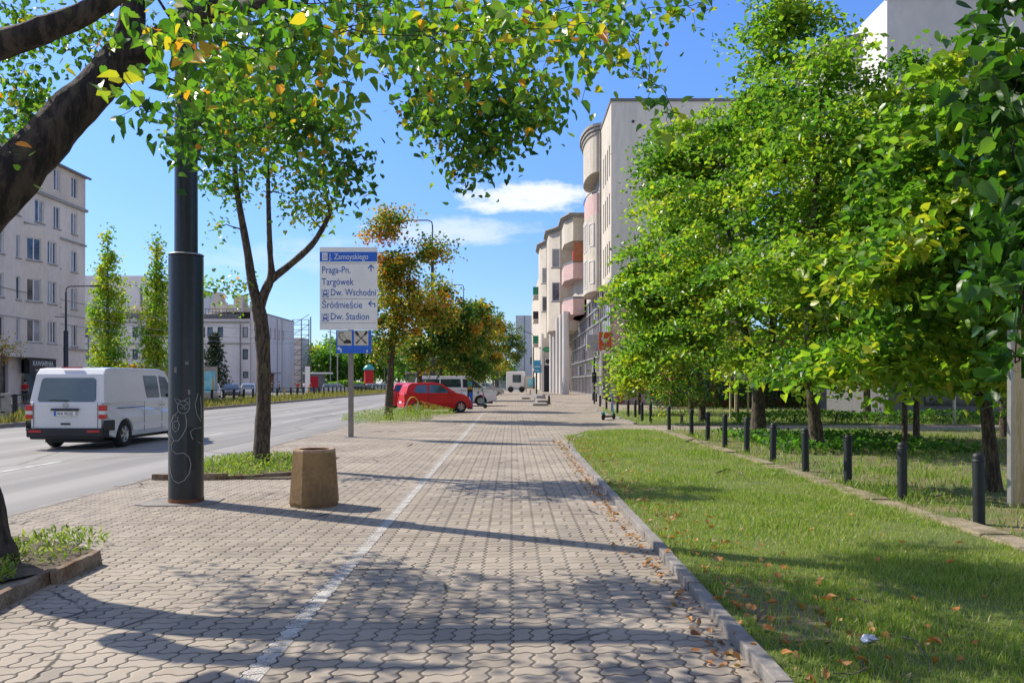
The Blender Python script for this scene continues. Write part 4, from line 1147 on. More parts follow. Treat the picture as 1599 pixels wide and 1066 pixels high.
# round emblem with the two stacked strokes
q = MB(); q.lathe([(.062, -2.475), (.062, -2.492), (.052, -2.492), (.052, -2.475)], (0, 0), 20, False, 'y')
q.v = [(y, x, z + 1.06) for x, y, z in q.v]
for pts in ([(-.04, .035), (-.02, .0), (0, .035), (.02, .0), (.04, .035)], [(-.046, .005), (-.018, -.045), (0, -.012), (.018, -.045), (.046, .005)]):
    for (y0, z0_), (y1, z1_) in zip(pts[:-1], pts[1:]):
        q.tube([(-2.488, y0, 1.06 + z0_), (-2.488, y1, 1.06 + z1_)], .005, 5)
q.build('emblem', M['chrome'], van)
patch(van, 'tailgate_seam', [(-2.462, -.78, .53), (-2.462, -.77, .53), (-2.462, -.77, 1.12), (-2.462, -.78, 1.12)], M['blackpl'], .004, (-1, 0, 0))
patch(van, 'tailgate_seam', [(-2.462, .77, .53), (-2.462, .78, .53), (-2.462, .78, 1.12), (-2.462, .77, 1.12)], M['blackpl'], .004, (-1, 0, 0))
q = MB(); q.box(-2.20, -2.16, -.25, .25, 1.945, 1.975); q.build('brake_light', M['lamp_red'], van)
lines_side(van, w, [((.5, .35), (.5, 1.12)), ((1.38, .75), (1.38, 1.1)), ((-1.9, .98), (-.5, .98)), ((-.5, .35), (-.5, 1.12)), ((.36, 1.0), (.46, 1.0)), ((.56, 1.0), (.66, 1.0))], wd=.01)
mirror(van, 1.35, 1.25, w, M['blackpl'])
lights(van, L, w, .75, .74, .2, .3) if False else None
place(van, -10.5, 22.2, PI / 2 - .035, -.10)

# small red hatchback
red, q, w, gy = vehicle('hatchback', 'small red hatchback parked behind the trees by the cycle line', 'car', M['car_red'], 3.6, 1.62,
    [(-1.80, .32), (-1.80, .62), (-1.76, .93), (-1.7, .98), (.95, .99), (1.40, .90), (1.66, .76), (1.79, .56), (1.80, .3)],
    [(-1.74, .95), (-1.58, 1.36), (-1.4, 1.46), (-.2, 1.505), (.18, 1.45), (1.02, .97)],
    -1.18, 1.22, .30, .20, ar=.35, wt=1.24,
    wins=[[(-1.25, 1.0), (-.62, .98), (-.58, 1.38), (-1.12, 1.36), (-1.28, 1.15)], [(-.52, .98), (.72, .96), (.12, 1.37), (-.46, 1.39)]],
    rear=((-1.70, 1.0), (-1.52, 1.36)), front=((.97, .96), (.18, 1.44)))
lights(red, 3.6, w, .62, .72, .17, .3); bumpers(red, 3.6, w, M['car_red']); plate(red, -1.84, .52, -1); mirror(red, .62, .98, w, M['car_red'])
lines_side(red, w, [((-.55, .28), (-.55, .96)), ((.72, .4), (.72, .94)), ((-.42, .82), (-.22, .82))])
place(red, -3.9, 41.9, .36, 0.0); red.scale = (.95, 1, 1)
# white passenger van parked nose to the pavement
v2, q, w, gy = vehicle('minibus', 'white passenger van parked nose in behind the red hatchback', 'van', M['van_white'], 5.3, 1.92,
    [(-2.65, .42), (-2.65, 1.1), (-2.62, 1.14), (1.55, 1.10), (2.2, 1.02), (2.55, .85), (2.65, .62), (2.65, .4)],
    [(-2.62, 1.08), (-2.5, 1.75), (-2.35, 1.88), (-2.0, 1.92), (.7, 1.92), (1.1, 1.84), (2.0, 1.12), (1.95, 1.08)],
    -1.65, 1.62, .335, .24, ar=.39, wt=1.62,
    wins=[[(-2.4, 1.2), (-1.0, 1.2), (-1.0, 1.72), (-2.3, 1.72)], [(-.92, 1.2), (.38, 1.2), (.34, 1.72), (-.92, 1.72)], [(.5, 1.18), (1.78, 1.18), (1.1, 1.70), (.48, 1.72)]],
    front=((1.98, 1.15), (1.12, 1.82)))
lights(v2, 5.3, w, .78, 1.0, .2, .35); bumpers(v2, 5.3, w, M['van_white']); mirror(v2, 1.5, 1.25, w, M['blackpl'])
lines_side(v2, w, [((.42, .3), (.42, 1.1)), ((1.5, .8), (1.5, 1.1)), ((-.95, .3), (-.95, 1.1)), ((-2.3, 1.0), (-.95, 1.0)), ((.5, .98), (.7, .98))])
place(v2, -3.65, 53.9, 0.03, 0.0)

def saloon(name, label, paint, kind='hatch', group='cars parked in the distance', detail=1):
    if kind == 'wagon':
        top = [(-2.2, .35), (-2.2, .6), (-2.15, .95), (1.1, .95), (1.9, .82), (2.15, .65), (2.2, .35)]
        gh = [(-2.15, .93), (-1.95, 1.4), (-1.7, 1.47), (.0, 1.5), (.3, 1.45), (1.15, .93)]
        wins = [[(-1.9, 1.0), (-.95, .98), (-.95, 1.38), (-1.8, 1.36)], [(-.88, .98), (-.05, .98), (-.05, 1.4), (-.88, 1.4)], [(.02, .98), (.9, .97), (.3, 1.36), (.02, 1.4)]]
        rear, front = ((-2.12, .98), (-1.95, 1.4)), ((1.12, .96), (.32, 1.44))
    elif kind == 'sedan':
        top = [(-2.25, .35), (-2.25, .7), (-2.18, .95), (-1.6, 1.0), (1.0, .95), (1.9, .8), (2.2, .62), (2.25, .35)]
        gh = [(-1.75, .95), (-1.05, 1.38), (-.7, 1.43), (.0, 1.43), (.25, 1.38), (1.1, .93)]
        wins = [[(-1.4, 1.0), (-.6, .99), (-.6, 1.34), (-1.0, 1.32)], [(-.53, .99), (.9, .97), (.25, 1.32), (-.53, 1.35)]]
        rear, front = ((-1.72, .97), (-1.06, 1.37)), ((1.08, .95), (.27, 1.37))
    else:
        top = [(-2.0, .35), (-2.0, .62), (-1.95, .96), (1.0, .95), (1.7, .82), (1.95, .65), (2.0, .35)]
        gh = [(-1.92, .93), (-1.6, 1.38), (-1.35, 1.46), (-.1, 1.5), (.2, 1.44), (1.08, .93)]
        wins = [[(-1.5, 1.0), (-.7, .98), (-.68, 1.38), (-1.3, 1.36)], [(-.6, .98), (.85, .96), (.22, 1.36), (-.58, 1.39)]]
        rear, front = ((-1.9, .97), (-1.6, 1.38)), ((1.05, .96), (.22, 1.43))
    L_ = -top[0][0] * 2
    r_, q, w, gy = vehicle(name, label, 'car', paint, L_, 1.78, top, gh, -L_ / 2 + .8, L_ / 2 - .85, .31, .2, ar=.35, wt=1.34, wins=wins, rear=rear, front=front, detail=detail, group=group)
    lights(r_, L_, w, .62, .72, .15, .35); bumpers(r_, L_, w, paint); mirror(r_, .7, .98, w, paint)
    return r_
place(saloon('parked_car', 'dark brown car with its nose showing past the white passenger van', M['car_brown'], 'wagon'), -4.2, 84, .0)
place(saloon('parked_car', 'silver estate car parked beyond the dark brown car', M['car_silver'], 'wagon'), -3.2, 98, .1)
place(saloon('parked_car', 'pale blue grey car farthest along the row past the trees', M['car_blue'], 'hatch'), -3.4, 112, .2)
place(saloon('parked_car', 'second red car just showing behind the roof of the red hatchback', M['car_red'], 'hatch'), -6.05, 48.5, PI / 2 + .1, -.0)
# cars in the lot beyond the median
lot = [(317, 345, 'car_silver', 'silver car facing the fence, leftmost in the lot beyond the median'), (350, 373, 'car_dark', 'low dark car between two silver cars beyond the median fence'),
       (374, 402, 'car_silver', 'pale silver car partly behind the forked tree trunk')]
for i, (a, b, m, lab) in enumerate(lot):
    D = 88 + i * 4; X = ((a + b) / 2 - 799.5) / F * D
    place(saloon('parked_car', lab, M[m], ['wagon', 'sedan', 'hatch'][i], 'cars in the lot beyond the median'), X, D, -PI / 2 + .35 - i * .05, -.12)
far = [(528, 118, 'car_silver', 'wagon', 'silver car in front of the clipped hedge left of the sign post'), (565, 122, 'car_dark', 'sedan', 'dark car immediately right of the direction sign post'), (588, 132, 'car_silver', 'hatch', 'light car under the red advertising column'),
       (507, 140, 'car_blue', 'sedan', 'blue grey car left of the clipped hedge'), (603, 150, 'car_silver', 'sedan', 'distant pale car right of the red column')]
for px, D, m, k, lab in far:
    place(saloon('parked_car', lab, M[m], k, 'cars in the lot beyond the median'), (px - 799.5) / F * D, D, .1, -.12)
# cars glimpsed in front of the left building
D = 46; place(saloon('parked_car', 'dark car behind the median grass at the left edge', M['car_dark'], 'hatch', None), -29.5, 44, PI / 2, -.12)

# truck / kiosk far along the pavement
root = empty('delivery_truck', (2.2, 128, 0), 'distant white delivery truck with teal and orange panels at the end of the pavement', 'truck')
q = MB(); q.box(-.9, 2.0, 128, 130, .5, 3.2); q.build('cab', M['van_white'], root, bevel=.15)
q = MB(); q.box(2.05, 5.2, 127.7, 130.2, .45, 2.4); q.build('box_body', M['cream'], root, bevel=.04)
q = MB(); q.box(.1, 1.4, 127.95, 127.99, 1.5, 2.7); q.build('windscreen', M['wglass'], root)
q = MB(); q.box(2.4, 4.6, 127.64, 127.69, .9, 2.1); q.build('side_panel', M['poster'], root)
for x in (-.2, 1.5, 4.4):
    q = MB(); q.lathe([(.02, 127.6), (.42, 127.6), (.45, 127.7), (.45, 127.9)], (x, .45), 14, True, 'y'); q.build('wheel', M['tyre'], root)

# ------------------------------------------------------------ scooters, parking meter, bike hoop
def scooter(label, stem, deck, x, y, rz):
    r_ = empty('electric_scooter', (0, 0, 0), label, 'scooter')
    q = MB(); q.tube([(0.42, 0, .13), (.36, 0, .35), (.27, 0, 1.12)], .032, 8); q.build('stem', stem, r_)
    q = MB(); q.tube([(.27, -.27, 1.14), (.27, 0, 1.16), (.27, .27, 1.14)], .018, 8); q.build('handlebar', M['blackpl'], r_)
    q = MB(); q.box(-.42, .34, -.09, .09, .10, .17); q.build('deck', deck, r_, bevel=.03)
    q = MB(); q.tube([(-.62, 0, .26), (-.5, 0, .30), (-.4, 0, .2)], .05, 6); q.build('mudguard', M['teal'], r_)
    q = MB(); q.tube([(.34, 0, .62), (.31, 0, .92)], .042, 8); q.build('stem_band', M['pinkpl'], r_)
    for xx in (-.52, .44):
        q = MB(); q.lathe([(.03, -.03), (.10, -.035), (.125, -.02), (.125, .02), (.10, .035), (.03, .03)], (xx, .125), 16, True, 'y'); q.build('wheel', M['tyre'], r_)
    r_.location = (x, y, 0); r_.rotation_euler.z = rz
    return r_
g_ = G(951, 655)
scooter('electric scooter with sky blue stem standing beside the row of bollards', M['cyan'], M['blackpl'], g_.x, g_.y, 1.0)
g_ = G(747, 637)
scooter('electric scooter with teal stem standing beside the parking meter', M['teal'], M['blackpl'], g_.x, g_.y, -.4)
g_ = G(734, 638.5)
root = empty('parking_meter', (g_.x, g_.y, 0), 'dark parking meter with blue face and yellow top in front of the white passenger van', 'parking meter')
q = MB(); q.box(g_.x - .15, g_.x + .15, g_.y - .12, g_.y + .12, 0, 1.62); q.build('cabinet', M['blackpl'], root, bevel=.03)
q = MB(); q.box(g_.x - .17, g_.x + .17, g_.y - .14, g_.y + .14, 1.62, 1.74); q.build('cap', M['yellow'], root, bevel=.03)
q = MB(); q.box(g_.x - .12, g_.x + .12, g_.y - .135, g_.y - .122, 1.28, 1.58); q.build('screen_panel', M['cyan'], root)
q = MB(); q.box(g_.x - .12, g_.x + .12, g_.y - .135, g_.y - .122, 1.12, 1.25); q.build('notice', M['yellow'], root)
q = MB(); q.box(g_.x - .06, g_.x + .13, g_.y - .135, g_.y - .122, .1, .95); q.build('lower_panel', M['sign_blue'], root)
g_ = G(641, 651)
root = empty('bicycle_hoop', (g_.x, g_.y, 0), 'bent metal bicycle hoop with yellow top beside the tree trunk', 'bike rack')
q = MB(); q.tube([(g_.x - .28, g_.y, 0), (g_.x - .2, g_.y, .45), (g_.x - .1, g_.y, .72)], .022, 8); q.tube([(g_.x + .34, g_.y, .62), (g_.x + .26, g_.y, .3), (g_.x + .25, g_.y, 0)], .022, 8); q.build('legs', M['steel'], root)
q = MB(); q.tube([(g_.x - .1, g_.y, .72), (g_.x + .03, g_.y, .86), (g_.x + .17, g_.y, .86), (g_.x + .29, g_.y, .76), (g_.x + .34, g_.y, .62)], .026, 8); q.build('top', M['yellow'], root)

# ------------------------------------------------------------ buildings
def wall(mb, o, u, length, z0, z1, holes, depth=.16, nrm=None):
    """vertical wall quads with rectangular openings (u0,u1,z0,z1) and their reveals"""
    o = Vector(o); u = Vector(u).normalized(); n = Vector(nrm) if nrm else Vector((u.y, -u.x, 0))
    us = sorted(set([0, length] + [h[0] for h in holes] + [h[1] for h in holes])); zs = sorted(set([z0, z1] + [h[2] for h in holes] + [h[3] for h in holes]))
    pt = lambda a, z, d=0: o + u * a + Vector((0, 0, z - 0)) - n * d
    for i in range(len(us) - 1):
        for j in range(len(zs) - 1):
            cu_, cz_ = (us[i] + us[i + 1]) / 2, (zs[j] + zs[j + 1]) / 2
            if any(h[0] < cu_ < h[1] and h[2] < cz_ < h[3] for h in holes): continue
            mb.add([pt(us[i], zs[j]), pt(us[i + 1], zs[j]), pt(us[i + 1], zs[j + 1]), pt(us[i], zs[j + 1])], [(0, 1, 2, 3)])
    for a, b, c, d in holes:
        A = [pt(a, c), pt(b, c), pt(b, d), pt(a, d)]; B = [pt(a, c, depth), pt(b, c, depth), pt(b, d, depth), pt(a, d, depth)]
        mb.add(A + B, [(0, 1, 5, 4), (1, 2, 6, 5), (2, 3, 7, 6), (3, 0, 4, 7)])
WR = random.Random(9)
def window(root, o, u, h, depth=.13, frame=None, cols=2, blind=.35, sill=True, fw=.07, dark=False, nrm=None):
    """framed window filling opening h; child pane(s)"""
    o = Vector(o); u = Vector(u).normalized(); n = Vector(nrm) if nrm else Vector((u.y, -u.x, 0))
    a, b, c, d = h
    def bx(mb, a_, b_, c_, d_, y0, y1):
        p = [o + u * s + Vector((0, 0, z)) - n * y for y in (y0, y1) for s, z in ((a_, c_), (b_, c_), (b_, d_), (a_, d_))]
        mb.add(p, [(0, 1, 2, 3), (7, 6, 5, 4), (0, 4, 5, 1), (1, 5, 6, 2), (2, 6, 7, 3), (3, 7, 4, 0)])
    q = MB()
    bx(q, a + .004, a + fw, c + .004, d - .004, depth - .05, depth + .02); bx(q, b - fw, b - .004, c + .004, d - .004, depth - .05, depth + .02)
    bx(q, a + fw, b - fw, c + .004, c + fw, depth - .05, depth + .02); bx(q, a + fw, b - fw, d - fw, d - .004, depth - .05, depth + .02)
    for k in range(1, cols):
        x = a + (b - a) * k / cols; bx(q, x - fw * .6, x + fw * .6, c + fw, d - fw, depth - .045, depth + .018)
    f = q.build('window', frame or M['white'], root)
    for k in range(cols):
        x0 = a + (b - a) * k / cols + .02; x1 = a + (b - a) * (k + 1) / cols - .02
        q = MB(); q.add([o + u * x0 + Vector((0, 0, c + .02)) - n * depth, o + u * x1 + Vector((0, 0, c + .02)) - n * depth, o + u * x1 + Vector((0, 0, d - .02)) - n * depth, o + u * x0 + Vector((0, 0, d - .02)) - n * depth], [(0, 1, 2, 3)])
        q.build('pane', M['curtain'] if WR.random() < blind and not dark else M['wglass'], f)
    if sill:
        q = MB(); bx(q, a - .08, b + .08, c - .09, c - .005, -.10, .06); q.build('sill', M['trim'], f)
    return f

# ---- grey five-storey tenement on the left
bx_ = -36.6
root = empty('tenement_building', (bx_, 60, 0), 'grey plastered five storey tenement with white windows behind the van, street side to the right', 'building')
floors = [5.4, 8.5, 11.6, 14.75, 17.75]
q = MB()
holes = []; hb = []; hs = []
def H_(yc, wdt, zc, hgt, y0): return (yc - y0 - wdt / 2, yc - y0 + wdt / 2, zc - hgt / 2, zc + hgt / 2)
Ya, Yb = 66.0, 71.4
segA = [H_(y, .95, z, 1.75, Ya) for z in floors for y in (66.95, 69.6)]
wall(q, (bx_, Ya, 0), (0, 1, 0), Yb - Ya, 4.0, 16.1, [h for h in segA if h[3] < 16], nrm=(1, 0, 0))
segB = [H_(y, w_, z, 1.7, 46) for z in floors for y, w_ in ((61.7, .55), (59.4, 1.1), (56.6, 1.1), (53.8, 1.1))]
wall(q, (bx_, 46, 0), (0, 1, 0), 16.4, 4.0, 16.1, [h for h in segB if h[3] < 16], nrm=(1, 0, 0))
# projecting bay, first to third floors, chamfered towards us
bo = (bx_ - .0, 62.4, 0); bu = Vector((.75, 1.5, 0)); bl_ = bu.length
bn = Vector((bu.y, -bu.x, 0)).normalized()
segC = [(.25, bl_ - .3, z - .85, z + .85) for z in floors[:3]]
wall(q, bo, bu, bl_, 4.4, 13.4, segC, nrm=bn)
o2_ = (bx_ + .75, 63.9, 0)
segD = [H_(64.9, 1.25, z, 1.75, 63.9) for z in floors[:3]]
wall(q, o2_, (0, 1, 0), 2.1, 4.4, 13.4, segD, nrm=(1, 0, 0))
q.add([(bx_ + .75, 66, 4.4), (bx_, 66, 4.4), (bx_, 66, 13.4), (bx_ + .75, 66, 13.4)], [(0, 1, 2, 3)])
q.add([(bx_, 62.4, 13.4), (bx_ + .75, 63.9, 13.4), (bx_ + .75, 66, 13.4), (bx_, 66, 13.4)], [(0, 1, 2, 3)]); q.add([(bx_, 62.4, 4.4), (bx_ + .75, 63.9, 4.4), (bx_ + .75, 66, 4.4), (bx_, 66, 4.4)], [(3, 2, 1, 0)])
wall(q, (bx_, 62.4, 0), (0, 1, 0), 3.6, 13.4, 16.1, [H_(64.5, 1.25, floors[3], 1.75, 62.4)], nrm=(1, 0, 0))
q.add([(bx_, Yb, 0), (-52, Yb, 0), (-52, Yb, 19), (bx_, Yb, 19)], [(0, 1, 2, 3)])
q.add([(bx_, 46, 0), (-52, 46, 0), (-52, 46, 19), (bx_, 46, 19)], [(3, 2, 1, 0)])
q.add([(bx_ - .3, 46, 4.0), (bx_ - .3, 71.3, 4.0), (bx_ - .3, 71.3, 16), (bx_ - .3, 46, 16)], [(0, 1, 2, 3)])
q.build('wall', M['plaster_grey'], root)
q = MB(); top = [H_(y, .95, floors[4], 1.75, 46) for y in (66.95, 69.6, 64.5, 61.7, 59.4, 56.6, 53.8)]
wall(q, (bx_ + .02, 46, 0), (0, 1, 0), Yb - 46, 16.25, 19.0, top, nrm=(1, 0, 0)); q.build('attic_wall', M['plaster_warm'], root)
q = MB(); q.box(bx_ - .4, bx_ + .22, 46, Yb + .1, 16.05, 16.28); q.box(bx_ - .2, bx_ + .12, 46, 66, 13.25, 13.4) if False else None
q.box(bx_ + .002, bx_ + .14, 66.003, Yb + .05, 13.1, 13.25); q.box(bx_ + .002, bx_ + .14, 62.4, 65.99, 13.42, 13.55); q.box(bx_ + .002, bx_ + .16, 66.05, Yb + .05, 4.18, 4.32); q.build('cornice', M['trim'], root)
q = MB(); q.add([(bx_ + .35, 45.7, 19.05), (bx_ + .35, Yb + .35, 19.05), (bx_ - 6, Yb + .35, 20.2), (bx_ - 6, 45.7, 20.2)], [(0, 1, 2, 3)]); q.box(bx_ + .2, bx_ + .38, 45.7, Yb + .35, 18.9, 19.05); q.box(bx_ - 15.4, bx_ + .1, 46, Yb + .2, 18.95, 19.02); q.build('roof', M['roof'], root)
for h in segA + []: window(root, (bx_, Ya, 0), (0, 1, 0), h, nrm=(1, 0, 0)) if h[3] < 16 else None
for h in segB: window(root, (bx_, 46, 0), (0, 1, 0), h, nrm=(1, 0, 0), cols=1 if h[1] - h[0] < .7 else 2) if h[3] < 16 and h[1] > 8 else None
for h in top: window(root, (bx_ + .02, 46, 0), (0, 1, 0), h, nrm=(1, 0, 0), sill=False)
for h in segC: window(root, bo, bu, h, nrm=bn)
for h in segD: window(root, o2_, (0, 1, 0), h, nrm=(1, 0, 0), cols=3)
window(root, (bx_, 62.4, 0), (0, 1, 0), H_(64.5, 1.25, floors[3], 1.75, 62.4), nrm=(1, 0, 0))
# ground floor: overhanging band, dark shop with sign
q = MB(); q.box(bx_ - .2, bx_ + 1.0, 46, 66, 3.35, 4.4); q.box(bx_ - .25, bx_ + .02, 66.0, Yb, 0, 4.0); q.box(bx_ - .25, bx_ + .06, 60.4, 62, 0, 3.35); q.box(bx_ - .25, bx_ + .06, 46, 52, 0, 3.35); q.build('ground_floor_wall', M['plaster_grey'], root)
for (a, b) in ((62.0, 66.0), (56.0, 60.4), (52.0, 56.0)):
    q = MB(); q.box(bx_ - .3, bx_ - .15, a + .02, b - .02, .1, 3.34); q.build('shop_window', M['wglass'], root)
sb = MB(); sb.box(bx_ + .5, bx_ + .9, 61.6, 65.2, 2.2, 3.3); s_o = sb.build('shop_sign', M['blackpl'], root)
textmesh('lettering', 'KAWIARNIA', .55, (bx_ + .915, 62.0, 2.75), M['white'], s_o, .9, .004, rot=(PI / 2, 0, PI / 2))
q = MB(); q.box(bx_ + .91, bx_ + .93, 62.3, 64.6, 2.35, 2.5); q.build('sign_subline', M['trim'], s_o)
q = MB(); q.box(bx_ + .05, bx_ + .2, 58.6, 59.2, .1, 2.1); q.build('door', M['blackpl'], root)

# ---- long pale three-storey block behind the poplars
root = empty('office_block', (-55, 136, 0), 'long pale three storey block with roof terrace behind the poplars and the spruce', 'building')
X0, X1, Yf = -74, -42.8, 136.0
rows = [(4.0, 1.9), (7.1, 1.9), (10.3 - .7, 2.0)]
rows = [(1.2 + 3.1, 1.9), (7.6 - .5, 2.0), (10.0 - .1, 2.0)]
hl = []
xs = [(75, 0), (45, 0)]
for (px, pxw) in [(134, 8), (172, 8), (211, 8), (225, 8), (316, 5), (328, 5), (344, 8), (383, 8)]:
    xx = (px - 799.5) / F * Yf
    for z, hgt in ((9.7, 1.7), (6.1, 1.7)):
        hl.append((xx - X0 - .45, xx - X0 + .45, z - .85, z + .85))
hl.append(((383 - 799.5) / F * Yf - X0 - .4, (383 - 799.5) / F * Yf - X0 + .5, 2.2, 3.3))
q = MB(); wall(q, (X0, Yf, 0), (1, 0, 0), X1 - X0, -.1, 11.9, hl, nrm=(0, -1, 0)); q.add([(X0, 135.9, 11.9), (X1, 135.9, 11.9), (X1, 160, 11.9), (X0, 160, 11.9)], [(0, 1, 2, 3)])
q.add([(X0 - .5, Yf + .2, 0), (X1, Yf + .4, 0), (X1, Yf + .4, 11.8), (X0, Yf + .4, 11.8)], [(0, 1, 2, 3)]); q.build('wall', M['plaster_lilac'], root)
for h in hl: window(root, (X0, Yf, 0), (1, 0, 0), h, cols=1, frame=M['blackpl'], sill=False, nrm=(0, -1, 0), blind=.3, fw=.1)
q = MB(); q.box(X0, X1 - .02, 135.8, 135.98, 11.2, 11.5); q.box(X0, X1 - .02, 135.85, 135.99, 7.75, 7.9); q.build('cornice', M['trim'], root)
for px in (139, 376, 302):
    q = MB(); xx = (px - 799.5) / F * Yf; q.tube([(xx, 135.75, 1), (xx, 135.75, 11)], .09, 6); q.build('downpipe', M['roof'], root)
for (a, b, z0_, z1_, d) in [(134, 232, 11.9, 13.0, 3), (205, 250, 13, 15.2, 5), (160, 200, 13, 14.4, 6), (312, 330, 11.9, 15.3, 5), (330, 352, 12.6, 14.6, 4), (352, 366, 12, 16.2, 4), (366, 392, 12, 14.2, 5), (318, 326, 15.3, 16.8, 5), (375, 388, 14.2, 15.2, 5)]:
    q = MB(); q.box((a - 799.5) / F * Yf, (b - 799.5) / F * Yf, Yf + d, Yf + d + 3, z0_, z1_); q.build('roof_structure', M['plaster_cream'], root)
q = MB(); q.box((150 - 799.5) / F * Yf, (240 - 799.5) / F * Yf, Yf + .5, Yf + 2.4, 12.0, 12.9); q.box((313 - 799.5) / F * Yf, (372 - 799.5) / F * Yf, Yf + .5, Yf + 2.4, 12.0, 12.7)
for i in range(12):
    xx = (314 + i * 5.5 - 799.5) / F * Yf; q.tube([(xx, Yf + .3, 11.9), (xx, Yf + .3, 13.6)], .05, 5)
q.box((313 - 799.5) / F * Yf, (376 - 799.5) / F * Yf, Yf + .27, Yf + .33, 13.5, 13.6); q.build('terrace_rail', M['roof'], root)
# taller blank-walled hall behind
root = empty('rear_block', (-66, 160, 0), 'tall blank grey block rising behind the pale office block', 'building')
q = MB(); q.box(-85, -70.5, 160, 175, 0, 22.0); q.prism([(-70.4, 160), (-63, 166), (-63, 180), (-70.4, 180)], 0, 20.5); q.build('wall', M['plaster_lilac'], root)
q = MB(); q.tube([(-71.2, 159.9, 14), (-71.2, 159.9, 20)], .18, 6); q.build('flue', M['roof'], root)
# ---- hall with receding side wall
root = empty('cinema_hall', (-42, 137, 0), 'windowless pale hall with a long receding side wall and brown doors', 'building')
hx = -41.9
hs_ = [(y - 137 - .35, y - 137 + .35, 9.0, 11.0) for y in (144.5, 147.2, 149.8, 152.5)] + [(5.5, 9.5, -.1, 3.0)]
q = MB(); wall(q, (hx, 137, 0), (0, 1, 0), 23, -.1, 13.1, hs_, .3, nrm=(1, 0, 0)); q.add([(hx - 1.0, 136.5, 0), (hx, 137, 0), (hx, 137, 13.1), (hx - 1.0, 136.5, 13.1)], [(0, 1, 2, 3)]); q.add([(hx - 1.0, 136.5, 13.1), (hx, 137, 13.1), (hx, 160, 13.1), (hx - 20, 160, 13.1), (hx - 8, 137.5, 13.1)], [(0, 1, 2, 3, 4)])
q.add([(hx, 160, 0), (hx - 20, 160, 0), (hx - 20, 160, 13.1), (hx, 160, 13.1)], [(0, 1, 2, 3)]); q.build('wall', M['plaster_lilac'], root)
q = MB(); q.add([(hx - .3, 137.2, 0), (hx - .3, 159.8, 0), (hx - .3, 159.8, 12), (hx - .3, 137.2, 12)], [(0, 1, 2, 3)]); q.build('recess', M['wglass'], root)
q = MB(); q.box(hx - .15, hx - .05, 142.6, 146.4, 0, 2.9); q.build('door', M['redwall'], root)
q = MB(); q.box(hx, hx + 1.2, 142.2, 146.8, 3.0, 3.25); q.build('canopy', M['trim'], root)
for y in (139, 141.8, 148.5, 151.5):
    q = MB(); q.tube([(hx + .06, y, 0), (hx + .06, y, 12.8)], .06, 5); q.build('downpipe', M['trim'], root)
q = MB(); q.box(hx - .6, hx + .12, 137, 160, 13.1, 13.25); q.build('parapet', M['roof'], root)
root = empty('lift_tower', (-42.6, 168, 0), 'open steel stair tower with dark flue beside the pale hall', 'tower')
q = MB(); q.box(-45, -41.8, 166, 171, 0, 10.4); q.build('wall', M['plaster_lilac'], root)
q = MB()
for x in (-43.6, -41.9, -40.4):
    q.tube([(x, 165.6, 0), (x, 165.6, 14)], .1, 5)
for z in range(1, 15): q.box(-43.6, -40.4, 165.55, 165.65, z - .05, z + .05)
for z in range(1, 14, 2): q.tube([(-43.6, 165.6, z), (-40.4, 165.6, z + 2)], .06, 5)
q.tube([(-39.9, 165, 0), (-39.9, 165, 14.5)], .12, 6); q.build('steel_frame', M['roof'], root)

# ---- ochre hoarding and low wall beyond the lot
q = MB(); q.box(-52, -44.2, 103, 103.2, 0, 2.5)
for i in range(9): q.box(-52 + i * .97, -51.9 + i * .97, 102.9, 103.0, 0, 2.5)
tag(q.build('hoarding', M['crate_wall'], org=(-48, 103, 0)), 'ochre hoarding behind the van roof beside the poplar', 'hoarding')
q = MB(); q.box(-53, -41.2, 104, 104.2, 0, 3.4); q.box(-53, -41.2, 103.9, 104.3, 3.4, 3.5)
tag(q.build('garden_wall', M['pink'], org=(-47, 104, 0)), 'low pinkish wall behind the ochre hoarding', 'wall')
# ---- advertising light box
D = 78; x0 = (313 - 799.5) / F * D; x1 = (338 - 799.5) / F * D
root = empty('advertising_panel', (x0 + .7, D, 0), 'grey framed poster case showing a blue sea poster beside the spruce', 'advertising panel')
q = MB(); q.box(x0, x1, D, D + .3, -.1, 2.95); q.build('case', M['trim'], root, bevel=.03)
q = MB(); q.box(x0 + .38, x1 - .1, D - .03, D - .002, .55, 2.55); q.build('poster', M['poster'], root)
q = MB(); q.slab((x1 - .42, D - .05, .6), (1, 0, 0), (0, 0, 1), (0, 1, 0), [(0, 0), (.22, 0), (.2, .9), (.12, 1.5), (.06, 1.2)], .015); q.build('poster_figure', M['crate_wall'], root)
# ---- advertising column, bus shelter
D = 140; xx = (576 - 799.5) / F * D
root = empty('advertising_column', (xx, D, 0), 'red round advertising column with teal cap right of the sign post', 'advertising column')
q = MB(); q.lathe([(.85, -.1), (.85, .6), (.8, .7), (.8, 3.6)], (xx, D), 18); q.build('drum', M['cloth_red'], root)
q = MB(); q.lathe([(.95, 3.6), (.95, 3.9), (.6, 4.3), (.1, 4.6)], (xx, D), 18); q.build('cap', M['teal'], root)
D = 66; x0 = (632 - 799.5) / F * D; x1 = (664 - 799.5) / F * D
root = empty('bus_shelter', (x0 + .8, D, 0), 'glass bus shelter with flat grey roof left of the white passenger van', 'bus shelter')
q = MB(); q.box(x0, x1 + .8, D, D + 1.4, 2.2, 2.35); q.build('roof', M['trim'], root)
for x in (x0 + .1, x0 + .85, x1 - .1, x1 + .7):
    for y in (D + .1, D + 1.3): q = MB(); q.box(x - .04, x + .04, y - .04, y + .04, 0, 2.2); q.build('post', M['roof'], root)
q = MB(); q.box(x0 + .14, x1 + .6, D + 1.27, D + 1.29, .3, 2.1); q.build('glass_panel', mat('shelter_glass', (0.2, 0.28, 0.12), 0.15, var=.2), root)
